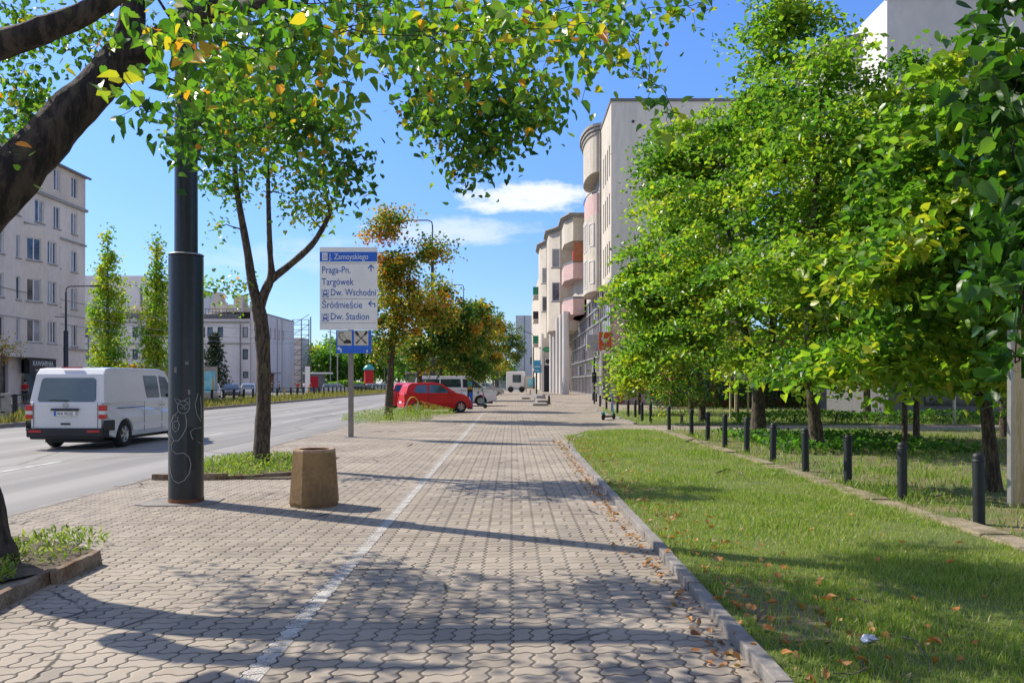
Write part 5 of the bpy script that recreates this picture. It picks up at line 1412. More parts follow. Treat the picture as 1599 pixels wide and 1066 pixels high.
# red tram-stop kiosk near the hall
D = 135; xx = (488 - 799.5) / F * D
root = empty('stop_kiosk', (xx, D, 0), 'small kiosk with bright red poster under the trees beyond the hall', 'kiosk')
q = MB(); q.box(xx - 1.4, xx + 1.6, D, D + 2, 0, 2.9); q.build('shell', M['roof'], root)
q = MB(); q.box(xx - 1.0, xx + .9, D - .05, D - .002, .6, 2.5); q.build('poster', M['cloth_red'], root)
q = MB(); q.box(xx - 1.5, xx + 2.8, D - .4, D + 2.4, 2.9, 3.15); q.build('roof', M['sign_white'], root)
q = MB(); xt = (480 - 799.5) / F * 125; q.box(xt - .35, xt + .35, 125, 125.2, 0, 3.9); tag(q.build('totem_sign', M['sign_white'], org=(xt, 125, 0), bevel=.03), 'white upright totem sign left of the red kiosk', 'sign')
# ------------------------------------------------------------ right-hand apartment building
RX = 5.9; ZG = 0.55
root = empty('apartment_building', (RX, 49.5, 0), 'cream apartment block with blank grey gable, rounded bay and pink balconies along the pavement', 'building')
apt = root
# street wall between gable and first bay: groups of slit windows
slits = [(.7 + i * 1.05, 1.15 + i * 1.05, z - .95, z + .95) for z in (14.9, 12.0, 9.1) for i in range(4)]
q = MB(); wall(q, (RX, 49.5, 0), (0, 1, 0), 6.0, 7.4, 18.2, slits, .07, nrm=(-1, 0, 0))
bayY0, bayY1 = 55.2, 61.6; bcy = (bayY0 + bayY1) / 2; ba = (bayY1 - bayY0) / 2; BP = .85
def bay_arc(n=12, k=1.0, p=BP):
    return [(RX - p * math.cos(PI * i / n - PI / 2) ** .8 * k if 0 < i < n else RX, bcy - ba * k * math.cos(PI * i / n)) for i in range(n + 1)]
arc = bay_arc()
def arc_band(mb, pts, z0, z1, flip=False):
    for i in range(len(pts) - 1):
        a, b = pts[i], pts[i + 1]
        mb.add([(a[0], a[1], z0), (b[0], b[1], z0), (b[0], b[1], z1), (a[0], a[1], z1)], [(0, 3, 2, 1)], False)
def arc_cap(mb, pts, z): mb.add([(x, y, z) for x, y in pts], [list(range(len(pts)))])
arc_band(q, arc, 7.6, 12.7); arc_cap(q, arc, 7.6)
arc_band(q, arc, 15.5, 18.0); arc_cap(q, arc, 15.5); arc_cap(q, arc, 18.0)
q.box(RX + .001, RX + 7, 55.5, 66.0, 7.4, 17.9)
q.build('street_wall', M['plaster_cream'], root)
q = MB(); q.add([(RX, 49.5, 6.4), (14.2, 49.5, 6.4), (14.2, 49.5, 18.2), (RX, 49.5, 18.2)], [(0, 1, 2, 3)]); q.add([(RX, 49.5, 18.2), (14.2, 49.5, 18.2), (14.2, 66, 18.2), (RX, 66, 18.2)], [(0, 1, 2, 3)])
q.add([(14.2, 49.5, 0), (14.2, 100, 0), (14.2, 100, 16), (14.2, 49.5, 18.2)], [(0, 1, 2, 3)]); q.build('gable_wall', M['plaster_gable'], root)
q = MB(); q.add([(RX, 49.48, 0), (14.2, 49.48, 0), (14.2, 49.48, 6.4), (RX, 49.48, 6.4)], [(0, 1, 2, 3)]); q.build('gable_base', M['pink'], root)
q = MB(); q.box(RX - .06, 14.3, 49.42, 49.7, 18.2, 18.36); q.box(RX - .06, RX + .3, 49.7, 55.3, 18.2, 18.36)
q.build('roof_edge', M['roof'], root)
q = MB()
for k, (z0_, z1_, e) in enumerate([(18.0, 18.2, .08), (18.25, 18.42, .17), (18.47, 18.66, .26)]):
    pts = [(x - e if 0 < i < 12 else x, y + (0 if 0 < i < 12 else (-e if i == 0 else e))) for i, (x, y) in enumerate(arc)]
    arc_band(q, pts, z0_, z1_); arc_cap(q, pts, z0_ + .001); arc_cap(q, pts, z1_)
q.build('cornice', M['trim'], root)
q = MB(); arc_band(q, bay_arc(k=.97, p=.80), 12.7, 14.1); arc_cap(q, arc, 12.7); q.build('balcony_parapet', M['pink'], root)
q = MB(); q.tube([(x, y, 14.25) for x, y in bay_arc(k=.98, p=.82)], .035, 6); q.build('balcony_rail', M['roof'], root)
q = MB(); q.box(RX - .001, RX + .05, 55.6, 61.2, 14.1, 15.5); q.build('balcony_recess', M['trim'], root)
for vx, vz in ((7.2, 17.0), (9.6, 17.0), (8.3, 13.2)):
    q = MB(); q.lathe([(.09, 49.47), (.09, 49.49), (.02, 49.49)], (vx, vz), 12, False, 'y'); q.build('vent', M['blackpl'], root)
q = MB(); q.tube([(RX - .06, 55.0, .6), (RX - .06, 55.0, 18.0)], .06, 6); q.build('downpipe', M['trim'], root)
for h in slits:
    q = MB(); q.add([(RX + .06, 49.5 + h[0], h[2]), (RX + .06, 49.5 + h[1], h[2]), (RX + .06, 49.5 + h[1], h[3]), (RX + .06, 49.5 + h[0], h[3])], [(0, 3, 2, 1)]); q.build('slit_window', M['wglass'], root)
# windows on the rounded bay: set on its facets (proud frames)
def facet_window(i, zc, wd=.9, hg=1.5, b=.4):
    a = Vector((arc[i][0], arc[i][1], 0)); c = Vector((arc[i + 1][0], arc[i + 1][1], 0)); u = (c - a).normalized(); L_ = (c - a).length
    n = Vector((-abs(u.y), u.x if u.y > 0 else -u.x, 0)).normalized()
    n = Vector((-u.y, u.x, 0)); 
    if n.x > 0: n = -n
    mid = (a + c) / 2 - u * wd / 2
    return window(apt, mid + n * .008, u, (0, wd, zc - hg / 2, zc + hg / 2), depth=.02, nrm=n, cols=1, blind=b, fw=.05, sill=False)
for zc in (11.4, 8.9):
    facet_window(2, zc, .8, 1.55, .0); facet_window(4, zc, .7, 1.9, .0); facet_window(5, zc, .7, 1.9, .0)
# polygonal bays beyond, stepping out towards the street as they recede
bays = [(66.0, 73.0, 5.9, 4.85, 4.25, 14.9, 6.9), (74.5, 82.0, 4.9, 4.3, 3.35, 15.4, 6.2), (85.0, 93.0, 4.0, 3.5, 2.9, 15.9, 5.2)]
q = MB(); cor = MB(); pk = MB(); rl = MB(); rec = MB()
for bi, (y0, y1, xa, xb, xc, zt, zb) in enumerate(bays):
    poly = [(8, y0), (xb, y0), (xc, y0 + 1.9), (xc, y1 - 1.9), (xb, y1), (8, y1)][::-1]
    if bi == 0:
        q.prism(poly, 12.75, zt - .35); q.prism([(x + .9 if x < 6 else x, y) for x, y in poly], zb, 12.75)
        for z0_ in (6.9, 9.75):
            pk.prism([(x, y) for x, y in poly], z0_, z0_ + 1.25)
            rl.prism([(x - .02, y) for x, y in poly], z0_ + 1.26, z0_ + 1.42)
        q.box(xa, 8, y1 - .5, y1, zb, zt - .4)
    else:
        q.prism(poly, zb, zt - .35)
    for k, (e, a, b) in enumerate([(.08, .35, .24), (.2, .22, .12), (.32, .1, 0)]):
        cor.prism([(x - e if x < 6 else x, y + (e if y > (y0 + y1) / 2 else -e)) for x, y in poly], zt - a, zt - b)
q.box(RX, 8, 73, 74.5, 6, 14.3); q.box(4.9, 8, 82, 85, 5.5, 14.8)
q.build('bay_wall', M['plaster_cream'], root); cor.build('bay_cornice', M['trim'], root); pk.build('pink_balcony', M['pink'], root); rl.build('pink_balcony_rail', M['roof'], root)
q = MB(); q.box(4.9, 5.74, 65.96, 65.99, 11.1, 12.6)
q.build('orange_panel', M['orange_door'], root)
q = MB(); q.box(4.86, 4.9, 66.0, 66.8, 11.1, 12.0); q.build('folded_parasol', M['cloth_red'], root)
for zc in (12.6, 9.6): 
    window(apt, (3.55, 74.45, 0), (1, 0, 0), (0, .75, zc - .85, zc + .85), depth=.0, nrm=(0, -1, 0), cols=1, blind=.6, fw=.08)
for zc in (12.4, 9.5): window(apt, (3.05, 84.95, 0), (1, 0, 0), (0, .6, zc - .8, zc + .8), depth=.0, nrm=(0, -1, 0), cols=1, blind=.6, fw=.08)
q = MB()
for (x, y) in ((4.32, 66.9), (4.22, 70.0), (4.12, 73.4), (4.02, 77.0), (3.9, 80.8)):
    q = MB(); q.tube([(x, y, ZG), (x, y, 7.2 if y < 74 else 6.6)], .27, 16); q.build('column', M['plaster_gable'], root)
# glazed shop front grid
q = MB(); q.box(RX + .02, RX + .3, 49.6, 84, ZG, 7.6); q.build('shop_glazing', M['sglass'], root)
q = MB()
for i in range(int(34 / 1.15)):
    y = 49.7 + i * 1.15; q.box(RX - .05, RX + .02, y - .045, y + .045, ZG, 7.6)
for z in (ZG + .06, 2.0, 3.25, 4.5, 5.6, 6.6, 7.55): q.box(RX - .07, RX + .015, 49.6, 84, z - .06, z + .06)
q.build('shop_mullion', M['steel'], root)
WR2 = random.Random(5); q = MB()
for i in range(60):
    k = WR2.randint(0, 28); z = WR2.choice([2.06, 3.3, 4.55, 5.66, 6.66]); y = 49.7 + k * 1.15
    q.box(RX - .01, RX + .018, y + .08, y + 1.07, z + .06, z + .9)
q.build('pale_glass_panel', M['curtain'], root)
q = MB(); q.box(RX - .9, RX - .02, 55.5, 56.2, 3.6, 4.7); q.build('hanging_unit', M['steel'], root, bevel=.03)
q = MB(); q.box(5.2, 6.0, 50.2, 50.3, ZG, 3.3)
q = MB(); q.box(5.32, 5.42, 50.0, 50.1, .1, 3.35); q.box(5.42, 6.6, 50.0, 50.1, 3.22, 3.35); q.box(6.55, 6.65, 50.0, 50.1, .1, 3.35); q.build('door_frame', M['white'], root)
q = MB(); q.box(5.45, 6.5, 50.12, 50.16, .6, 3.2); q.build('door', M['sglass'], root)
q = MB(); q.box(4.86, 4.95, 49.6, 49.7, -.02, 3.0); q.box(4.78, 5.03, 49.55, 49.75, 1.5, 2.1); tag(q.build('sign_post', M['bollard'], org=(4.9, 49.6, 0)), 'slim black post with a small box left of the orange red sign', 'post')
q = MB(); q.box(6.2, 6.6, 49.3, 49.42, .3, 2.4); q.build('red_panel', M['redwall'], root)
q = MB(); q.box(3.25, 4.15, 84.0, 84.4, ZG, 3.2); q.build('navy_shutter', M['navy'], root)
q = MB(); q.box(3.2, 4.3, 84.05, 84.5, 3.2, 6.0); q.box(2.95, 3.2, 83.7, 84.5, ZG, 6.4); q.build('rear_wall', M['plaster_gable'], root)
q = MB(); q.box(3.35, 3.95, 83.6, 84.0, 3.3, 3.95); ac = q.build('air_conditioner', M['sign_white'], root, bevel=.02)
q = MB(); q.lathe([(.24, 83.59), (.24, 83.57), (.02, 83.57)], (3.6, 3.62), 16, False, 'y'); q.build('fan', M['blackpl'], ac)
# projecting signs
q = MB(); q.box(5.14, 5.86, 49.2, 49.3, 3.42, 4.48); sg = q.build('projecting_sign', M['orange_sign'], org=(5.5, 49.2, 3.4)); tag(sg, 'orange red projecting sign with pale bird emblem on the apartment corner', 'sign')
q = MB(); q.tube([(5.40, 49.18, 4.28), (5.33, 49.18, 4.1), (5.46, 49.18, 3.95), (5.63, 49.18, 3.98), (5.76, 49.18, 4.2)], [.03, .09, .14, .1, .02], 8)
q.v = [(x, 49.18 + (y - 49.18) * .12, z) for x, y, z in q.v]; q.tube([(5.50, 49.18, 3.86), (5.48, 49.18, 3.72)], .02, 5); q.tube([(5.58, 49.18, 3.86), (5.62, 49.18, 3.72)], .02, 5); q.build('bird_emblem', M['cream'], sg)
q = MB(); q.box(5.26, 5.76, 49.185, 49.198, 3.60, 3.635); q.box(5.26, 5.68, 49.185, 49.198, 3.52, 3.545); q.build('sign_lettering', M['cream'], sg)
q = MB(); q.prism([(3.0 + .0, 82.5)] + [(3.55 + .62 * math.cos(a * PI / 8), 82.0 + .0) for a in range(0)] + [(4.2, 82.5), (4.2, 82.6), (3.0, 82.6)], 5.2, 5.25)
q = MB(); q.slab((3.55, 82.0, 4.75), (1, 0, 0), (0, 0, 1), (0, 1, 0), [(.55 * math.cos(2 * PI * i / 20), .27 * math.sin(2 * PI * i / 20)) for i in range(20)], .15); sg = q.build('neon_sign', M['green'], org=(3.55, 82, 4.75)); tag(sg, 'green oval shop sign above the air conditioner', 'sign')
textmesh('lettering', 'NEO', .3, (3.2, 81.98, 4.65), mat('pale_green_letters', (.2, .75, .25), .5), sg, 1.0, .01)
D = 78; q = MB(); q.box((833.5 - 799.5) / F * D, (845.5 - 799.5) / F * D, D, D + .12, 2.4, 3.2); sg = q.build('blue_sign', M['cyan'], org=(2.4, D, 0)); tag(sg, 'bright blue sign board on a dark post before the far balconies', 'sign')
q = MB(); q.box(2.1, 2.65, D - .015, D - .002, 2.95, 3.03); q.box(2.1, 2.5, D - .015, D - .002, 2.6, 2.66); q.build('lettering', M['white'], sg)
q = MB(); q.tube([(2.3, D + .2, 0), (2.3, D + .2, 3.2)], .07, 8); q.build('post', M['bollard'], sg)
# the older block with green balconies farther on
root = empty('balcony_block', (3.3, 100, 0), 'older apartment block with stacked green and glass balconies beyond the columns', 'building')
q = MB(); q.box(3.55, 15, 98, 150, 0, 15.5); q.build('wall', M['plaster_cream'], root)
q = MB(); q.tube([(3.45, 97.8, 0), (3.45, 97.8, 14)], .1, 6); q.build('downpipe', M['roof'], root)
for z in (2.9, 5.8, 8.7, 11.6):
    q = MB(); q.box(2.55, 3.54, 99, 102.5, z, z + .3); b_ = q.build('balcony', M['plaster_cream'], root)
    q = MB(); q.box(2.5, 3.5, 98.94, 98.99, z + .32, z + 1.25); q.build('balcony_panel', M['green'] if z in (11.6, 5.8) else (M['blackpl'] if z == 8.7 else M['cyan']), b_)
# building further right behind the trees
root = empty('lilac_building', (16.4, 36.4, 0), 'tall grey lilac building with curved cornice rising behind the trees on the right', 'building')
wl = [H_(x, 1.25, z, 1.5, 16.4) for z in (14.0, 11.0, 8.1) for x in (18.2, 22.5, 26.5, 31)]
q = MB(); wall(q, (16.4, 36.4, 0), (1, 0, 0), 24, 4.2, 18.3, wl, .15, nrm=(0, -1, 0)); wall(q, (16.4, 36.4, 0), (0, 1, 0), 13, 4.2, 18.3, [], nrm=(-1, 0, 0)); q.add([(16.4, 36.4, 18.3), (40.4, 36.4, 18.3), (40.4, 49.4, 18.3), (16.4, 49.4, 18.3)], [(0, 1, 2, 3)])
arc2 = [(16.4 - 1.4 * math.cos(PI * i / 12 - PI / 2) ** .8 if 0 < i < 12 else 16.4, 42.3 - 3.0 * math.cos(PI * i / 12)) for i in range(13)]
arc_band(q, arc2, 4.5, 17.2); arc_cap(q, arc2, 17.2); arc_cap(q, arc2, 4.5)
q.build('wall', M['plaster_lilac'], root)
q = MB()
for (z0_, z1_, e) in [(17.2, 17.38, .12), (17.42, 17.6, .26), (17.64, 17.84, .40)]:
    pts = [(x - e if 0 < i < 12 else x, y + (0 if 0 < i < 12 else (-e if i == 0 else e))) for i, (x, y) in enumerate(arc2)]
    arc_band(q, pts, z0_, z1_); arc_cap(q, pts, z0_ + .001); arc_cap(q, pts, z1_)
q.box(16.3, 40.5, 36.3, 36.6, 18.3, 18.46); q.build('cornice', M['trim'], root)
for h in wl: window(root, (16.4, 36.4, 0), (1, 0, 0), h, nrm=(0, -1, 0), cols=2, blind=.5)
q = MB(); q.box(16.42, 40.4, 36.3, 49, 0, 4.2); q.build('ground_floor', M['roof'], root)
q = MB()
for i in range(6): q.box(18 + i * 3.6, 20.6 + i * 3.6, 36.24, 36.29, .5, 3.2)
q.build('shop_window', M['wglass'], root)
# linking low shop range with red cladding
root = empty('shop_range', (14.2, 48, 0), 'low terracotta shop range between the two apartment buildings behind the trees', 'building')
q = MB(); q.box(9.0, 16.38, 47.2, 49.4, 0, 4.3); q.build('wall', M['redwall'], root)
q = MB()
for i in range(3): q.box(9.4 + i * 2.3, 11.2 + i * 2.3, 47.12, 47.19, .5, 3.0)
q.build('shop_window', M['wglass'], root)
q = MB(); q.box(8.9, 16.4, 47.0, 49.45, 4.3, 4.5); q.build('parapet', M['pink'], root)
# pale shop sign board with blue letters, blue flag above
Dn = 30.0; x0 = (1478 - 799.5) / F * Dn; z0_ = EYE + (597 - 452) / F * Dn
root = empty('shop_board', (x0 + 1, Dn, 0), 'pale shop board with blue lettering glimpsed between the leaves on the right', 'sign')
q = MB(); q.box(x0, x0 + 2.2, Dn, Dn + .15, z0_, z0_ + 1.25); q.build('board', M['sign_white'], root, bevel=.02)
textmesh('lettering', 'y deal', .42, (x0 + .12, Dn - .01, z0_ + .52), M['ink_blue'], root, 1.0, .004)
q = MB(); q.box(x0 + .35, x0 + .43, Dn + .16, Dn + .24, -.02, z0_ + 2.1); q.box(x0 + 1.7, x0 + 1.78, Dn + .16, Dn + .24, -.02, z0_ + 1.2); q.build('post', M['steel'], root)
q = MB(); q.box(x0 + .65, x0 + 1.25, Dn + .02, Dn + .1, z0_ + 1.42, z0_ + 1.95); q.build('blue_panel', M['cyan'], root)
# far white blocks closing the street
root = empty('white_tower_block', (4.5, 230, 0), 'distant plain white block closing the view at the end of the street', 'building')
q = MB(); q.box(1.0, 12, 230, 250, 0, 20.0); q.box(-4, 1.0, 232, 250, 0, 6); q.build('wall', mat('far_white_render', (.60, .62, .66), .9, var=.05, scale=.2), root)
q = MB(); q.box(5.0, 5.9, 229.9, 229.98, 6.5, 8.5); q.box(3.4, 3.55, 229.9, 229.98, 0, 20); q.box(7.2, 7.3, 229.9, 229.98, 0, 20); q.build('window', M['roof'], root)

# far pavement sign and lamp posts on the other side
D = 60; x0 = (103 - 799.5) / F * D
root = empty('street_lamp', (x0, D, 0), 'thin dark lamp post with long arm in front of the grey tenement', 'street lamp')
q = MB(); q.lathe([(.17, -.1), (.16, 5.2), (.08, 5.25), (.06, 8.0)], (x0, D), 12); q.build('pole', M['pole'], root)
q = MB(); q.tube([(x0, D, 8.0), (x0 + .05, D, 8.3), (x0 + .3, D, 8.42), (x0 + 1.8, D, 8.44)], .04, 6); q.build('arm', M['pole'], root); q = MB(); q.tube([(x0, D, 6.2), (x0 - .8, D, 6.25)], .03, 6); q.build('arm', M['pole'], root)
q = MB(); q.box(x0 + 1.75, x0 + 2.5, D - .12, D + .12, 8.38, 8.48); q.build('lamp_head', M['pole'], root, bevel=.03)
D = 120; x0 = (818 - 799.5) / F * D
root = empty('street_lamp', (3.1, D, 0), 'small single arm lamp above the far end of the pavement', 'street lamp')
q = MB(); q.tube([(3.1, D, 0), (3.1, D, 8.2)], .08, 6); q.build('pole', M['pole'], root)
q = MB(); q.tube([(3.1, D, 8.1), (2.9, D, 8.5), (1.7, D, 8.9)], .05, 6); q.build('arm', M['pole'], root)
for px, D, H, lab in [(516, 150, 11, 'slim lamp post among the park trees left of the sign'), (600, 170, 11, 'slim lamp post among the park trees right of the sign'), (527, 135, 9.5, 'slim mast with blue disc sign left of the sign post')]:
    x0 = (px - 799.5) / F * D; q = MB(); q.tube([(x0, D, -.1), (x0, D, H)], .09, 6); q.tube([(x0, D, H - .05), (x0 - 1.6, D, H + .3)], .05, 5); tag(q.build('street_lamp', M['steel'], org=(x0, D, 0)), lab, 'street lamp')
# tram wires crossing in front of the tenement
for i, (a, b, lab) in enumerate([((-37, 52, 8.6), (-33, 130, 9.4), 'upper overhead tram wire crossing the grey tenement'), ((-37, 56, 7.4), (-34, 130, 8.4), 'middle overhead tram wire crossing the grey tenement'), ((-37, 50, 6.6), (-32, 128, 7.6), 'lower overhead tram wire crossing the grey tenement')]):
    a = Vector(a); b = Vector(b); q = MB(); q.tube([a.lerp(b, t_ / 8) - Vector((0, 0, 1.0 * (1 - (t_ / 4 - 1) ** 2))) for t_ in range(9)], .022, 4)
    tag(q.build('overhead_wire', M['roof'], org=a), lab, 'wire')

# ------------------------------------------------------------ people across the road
def person(label, x, y, z, rz, top, legs, stride=.18, bag=False):
    root = empty('person', (x, y, z), label, 'person')
    def skin(name, vs, es, rad, m):
        me = bpy.data.meshes.new(name); me.from_pydata(vs, es, []); o = bpy.data.objects.new(name, me); COL.objects.link(o)
        s = o.modifiers.new('skin', 'SKIN')
        for i, r_ in enumerate(rad): me.skin_vertices[0].data[i].radius = (r_, r_ * .85)
        me.skin_vertices[0].data[0].use_root = True
        u = o.modifiers.new('sub', 'SUBSURF'); u.levels = 1; u.render_levels = 1
        dg = bpy.context.evaluated_depsgraph_get(); m2 = bpy.data.meshes.new_from_object(o.evaluated_get(dg)); bpy.data.objects.remove(o)
        m2.materials.clear(); 
        for p_ in m2.polygons: p_.use_smooth = True
        oo = bpy.data.objects.new(name, m2); COL.objects.link(oo); m2.materials.append(m); oo.parent = root
        return oo
    s = stride
    vs = [(0, 0, .95), (0, 0, 1.15), (0, 0, 1.38), (0, 0, 1.5), (0, .01, 1.60), (0, .015, 1.70),
          (-.17, 0, 1.40), (-.22, .03, 1.12), (-.21, .12, .88), (.17, 0, 1.40), (.22, -.03, 1.12), (.21, -.02, .88),
          (-.09, 0, .88), (-.10, s * .6, .48), (-.10, s, .08), (-.10, s + .14, .03), (.09, 0, .88), (.10, -s * .3, .48), (.10, -s, .10), (.10, -s + .14, .04)]
    es = [(0, 1), (1, 2), (2, 3), (3, 4), (4, 5), (2, 6), (6, 7), (7, 8), (2, 9), (9, 10), (10, 11), (0, 12), (12, 13), (13, 14), (14, 15), (0, 16), (16, 17), (17, 18), (18, 19)]
    rad = [.14, .13, .16, .055, .09, .08, .06, .045, .03, .06, .045, .03, .09, .06, .045, .035, .09, .06, .045, .035]
    skin('body', vs, es, rad, M['skin'])
    skin('jacket', vs[:3] + vs[6:8] + vs[9:11], [(0, 1), (1, 2), (2, 3), (3, 4), (2, 5), (5, 6)], [.165, .16, .185, .075, .06, .075, .06], top)
    skin('trousers', [vs[0]] + vs[12:15] + vs[16:19], [(0, 1), (1, 2), (2, 3), (0, 4), (4, 5), (5, 6)], [.15, .105, .075, .06, .105, .075, .06], legs)
    q = MB(); q.ball((x, y - .02, z + 1.70), (.105, .115, .10), 10, 7); q.build('hair', M['hair'], root)
    root.rotation_euler.z = rz
    return root
ppl = [(425, 122, 'person in dark jacket walking before the hall wall left of its doors', 'cloth_dark', 'cloth_dark'), (436, 124, 'person in blue grey jacket beside the brown hall doors', 'cloth_blue', 'cloth_dark'),
       (465, 122, 'person in red jacket standing at the corner of the pale hall', 'cloth_red', 'cloth_dark'), (475, 126, 'person in white top between the red jacket and the totem sign', 'cloth_white', 'cloth_blue'),
       (485, 120, 'person in dark red top walking in front of the red kiosk', 'cloth_red', 'cloth_blue')]
for i, (px, D, lab, a, b) in enumerate(ppl):
    person(lab, (px - 799.5) / F * D, D, -.12, [1.5, -1.4, .3, 2.8, 1.2][i], M[a], M[b])
person('person in red top walking on the far pavement beside the van roof', (39 - 799.5) / F * 62, 62, -.06, .4, M['cloth_red'], M['cloth_dark'])

# ------------------------------------------------------------ trees
# big leaning tree at the left edge: its boughs overhang the paving
rs = np.random.RandomState(42)
T0 = Vector((-4.30, 6.75, 0))
root = empty('leaning_tree', tuple(T0), 'big leaning tree with furrowed dark bark at the left edge, yellowing boughs overhead', 'tree')
mb = MB(); nodes = []
def limb(pts, ra, sides=14, jit=.05, sm=2):
    P_ = [Vector(p) for p in pts]; out = []; rr = []
    for i in range(len(P_) - 1):
        for k in range(6):
            f = k / 6; out.append(P_[i].lerp(P_[i + 1], f)); rr.append(ra[i] + (ra[i + 1] - ra[i]) * f)
    out.append(P_[-1]); rr.append(ra[-1])
    for _ in range(6 * sm):
        out = [out[0]] + [(out[i - 1] + out[i] * 2 + out[i + 1]) / 4 for i in range(1, len(out) - 1)] + [out[-1]]
    k0 = len(mb.v)
    mb.tube(out, [q_ * (1 + rs.normal() * jit * .5) for q_ in rr], sides)
    # knotty, ridged surface
    for i in range(k0, min(len(mb.v), k0 + sides * len(out))):
        c = out[(i - k0) // sides]; v = Vector(mb.v[i]); d = v - c
        a_ = (i - k0) % sides
        mb.v[i] = tuple(c + d * (1 + .06 * math.sin(a_ * 2.4 + i * .004) + rs.normal() * .02 + .05 * math.sin((i - k0) / sides * .9 + a_ * .45)))
    for q_, w_ in zip(out, rr): nodes.append((np.array(q_), w_))
limb([T0 - Vector((.02, 0, .1)), T0 + Vector((-.02, 0, .35)), (-4.55, 6.7, 1.2), (-4.85, 6.6, 2.0), P(-80, 380, 6.5), P(8, 292, 6.7), P(80, 208, 6.9), P(146, 140, 7.1), P(198, 84, 7.3), P(212, 20, 7.4), P(205, -90, 7.6), P(220, -230, 7.8)],
     [.30, .22, .20, .20, .20, .20, .18, .16, .145, .10, .08, .05], 16)
limb([P(192, 100, 7.3), P(245, 62, 7.2), P(310, 28, 7.0), P(420, -15, 6.8), P(560, -70, 6.7), P(720, -110, 6.8), P(900, -120, 7.2)], [.13, .095, .085, .085, .07, .05, .03], 12)
limb([P(-160, 300, 5.7), P(-110, 130, 5.5), P(-10, 70, 5.5), P(70, 48, 5.55), P(150, 14, 5.6), P(240, -50, 5.6), P(400, -150, 5.6)], [.16, .12, .095, .085, .07, .06, .035], 12)
limb([P(352, 14, 6.9), P(385, 8, 6.0), P(430, -10, 5.2), P(520, -40, 4.9)], [.06, .06, .055, .03], 10)
limb([P(-160, 380, 6.2), P(-260, 120, 6.6), P(-200, -150, 7.5)], [.15, .1, .05], 10)
# leaf masses: (px, py, depth, rx px, ry px, depth spread, clusters, leaves per cluster, leaf size, hue)
masses = [
    (45, 150, 9.0, 62, 85, .9, 26, 46, .075, .42), (150, 45, 8.6, 110, 45, .9, 22, 34, .075, .42), (20, 30, 8.8, 60, 40, .8, 12, 36, .075, .45),
    (215, 170, 5.0, 34, 40, .3, 5, 10, .085, .2), (18, 238, 5.0, 26, 26, .2, 4, 5, .085, .62), (175, 95, 4.6, 30, 45, .2, 4, 8, .085, .68),
    (330, 60, 4.8, 120, 62, .6, 26, 20, .085, .5), (300, 60, 4.2, 44, 55, .2, 5, 5, .085, .93), (418, 105, 4.2, 30, 16, .1, 3, 3, .085, .86),
    (380, 170, 8.0, 120, 90, 1.0, 52, 46, .078, .42), (300, 190, 6.0, 45, 60, .5, 10, 16, .085, .28), (480, 190, 7.5, 40, 55, .5, 16, 34, .078, .38),
    (545, 255, 7.3, 42, 32, .4, 14, 34, .075, .26), (430, 60, 5.2, 110, 60, .6, 24, 24, .085, .48),
    (560, 50, 4.8, 60, 45, .5, 9, 10, .08, .6), (545, 140, 5.2, 26, 50, .3, 6, 8, .08, .5),
    (690, 150, 8.2, 66, 62, .8, 36, 46, .075, .42), (790, 170, 8.0, 72, 66, .8, 38, 46, .075, .36), (740, 235, 8.0, 62, 30, .6, 20, 36, .072, .34), (848, 150, 7.2, 36, 44, .4, 11, 26, .08, .6),
    (690, 60, 5.4, 130, 52, .7, 34, 24, .08, .56), (840, 40, 5.4, 110, 42, .6, 24, 20, .08, .6), (930, 50, 6.0, 46, 44, .5, 10, 18, .08, .66), (925, 38, 4.6, 18, 24, .1, 3, 5, .085, .84),
    (985, 60, 7.6, 40, 50, .6, 12, 18, .08, .52), (1010, 135, 7.4, 30, 50, .4, 7, 12, .08, .55), (1045, 175, 6.4, 36, 18, .3, 5, 9, .085, .6),
    (1060, 8, 7.0, 70, 16, .5, 8, 12, .08, .5), (600, 10, 6.4, 300, 22, .8, 46, 26, .08, .5), (880, 10, 6.6, 180, 16, .8, 18, 18, .08, .52),
    (300, -90, 7.4, 400, 90, 1.3, 60, 34, .085, .45), (820, -90, 7.8, 330, 90, 1.2, 40, 30, .085, .45), (380, -150, 9.8, 230, 80, 1.6, 75, 60, .095, .4), (-120, 60, 8.0, 120, 180, 1.2, 40, 34, .085, .4)]  # densest mass here sits above the view, added to deepen shade on the lawn
targets = []; LC = []; LS = []; LH = []
for (px, py, D, rx_, ry_, dd, nc, nl, ls, hu) in masses:
    sg_ = .13 if nl > 15 else .08
    rx_ = max(6, rx_ - sg_ * F / D * 1.0); ry_ = max(6, ry_ - sg_ * F / D * 1.1)
    for _ in range(max(2, int(nc * .85))):
        a = rs.uniform(0, 2 * PI); r_ = rs.uniform() ** .5
        u = px + rx_ * r_ * math.cos(a); v = py + ry_ * r_ * math.sin(a); d = D + rs.normal() * dd * .5
        c = np.array(P(u, v, d)); targets.append(c)
        s = sg_; ls_k = .86
        k = max(2, int(nl * .72 * rs.uniform(.5, 1.5)))
        pts = c + rs.normal(size=(k, 3)) * np.array([s, s, s * 1.1]) - np.array([0, 0, .06])
        LC.append(pts); LS.append(ls * .86 * rs.uniform(.6, 1.2, k))
        h = hu - .05 + rs.normal() * .12 + rs.normal(size=k) * .13
        if hu < .8:
            h = np.clip(h - .04, 0, .78); acc = rs.uniform(size=k) < .035; h[acc] = rs.uniform(.8, 1, acc.sum())
        LH.append(np.clip(h, 0, 1))
targets = np.array(targets)
allL = np.vstack(LC); tw = allL[rs.choice(len(allL), 1500, replace=False)]
grow(mb, [n_ for n_ in nodes if n_[0][2] > 3.3], targets, rs, .03, .003, 5, .02)
grow(mb, [(c_, .004) for c_ in targets], tw, rs, .003, .0016, 3, .02)
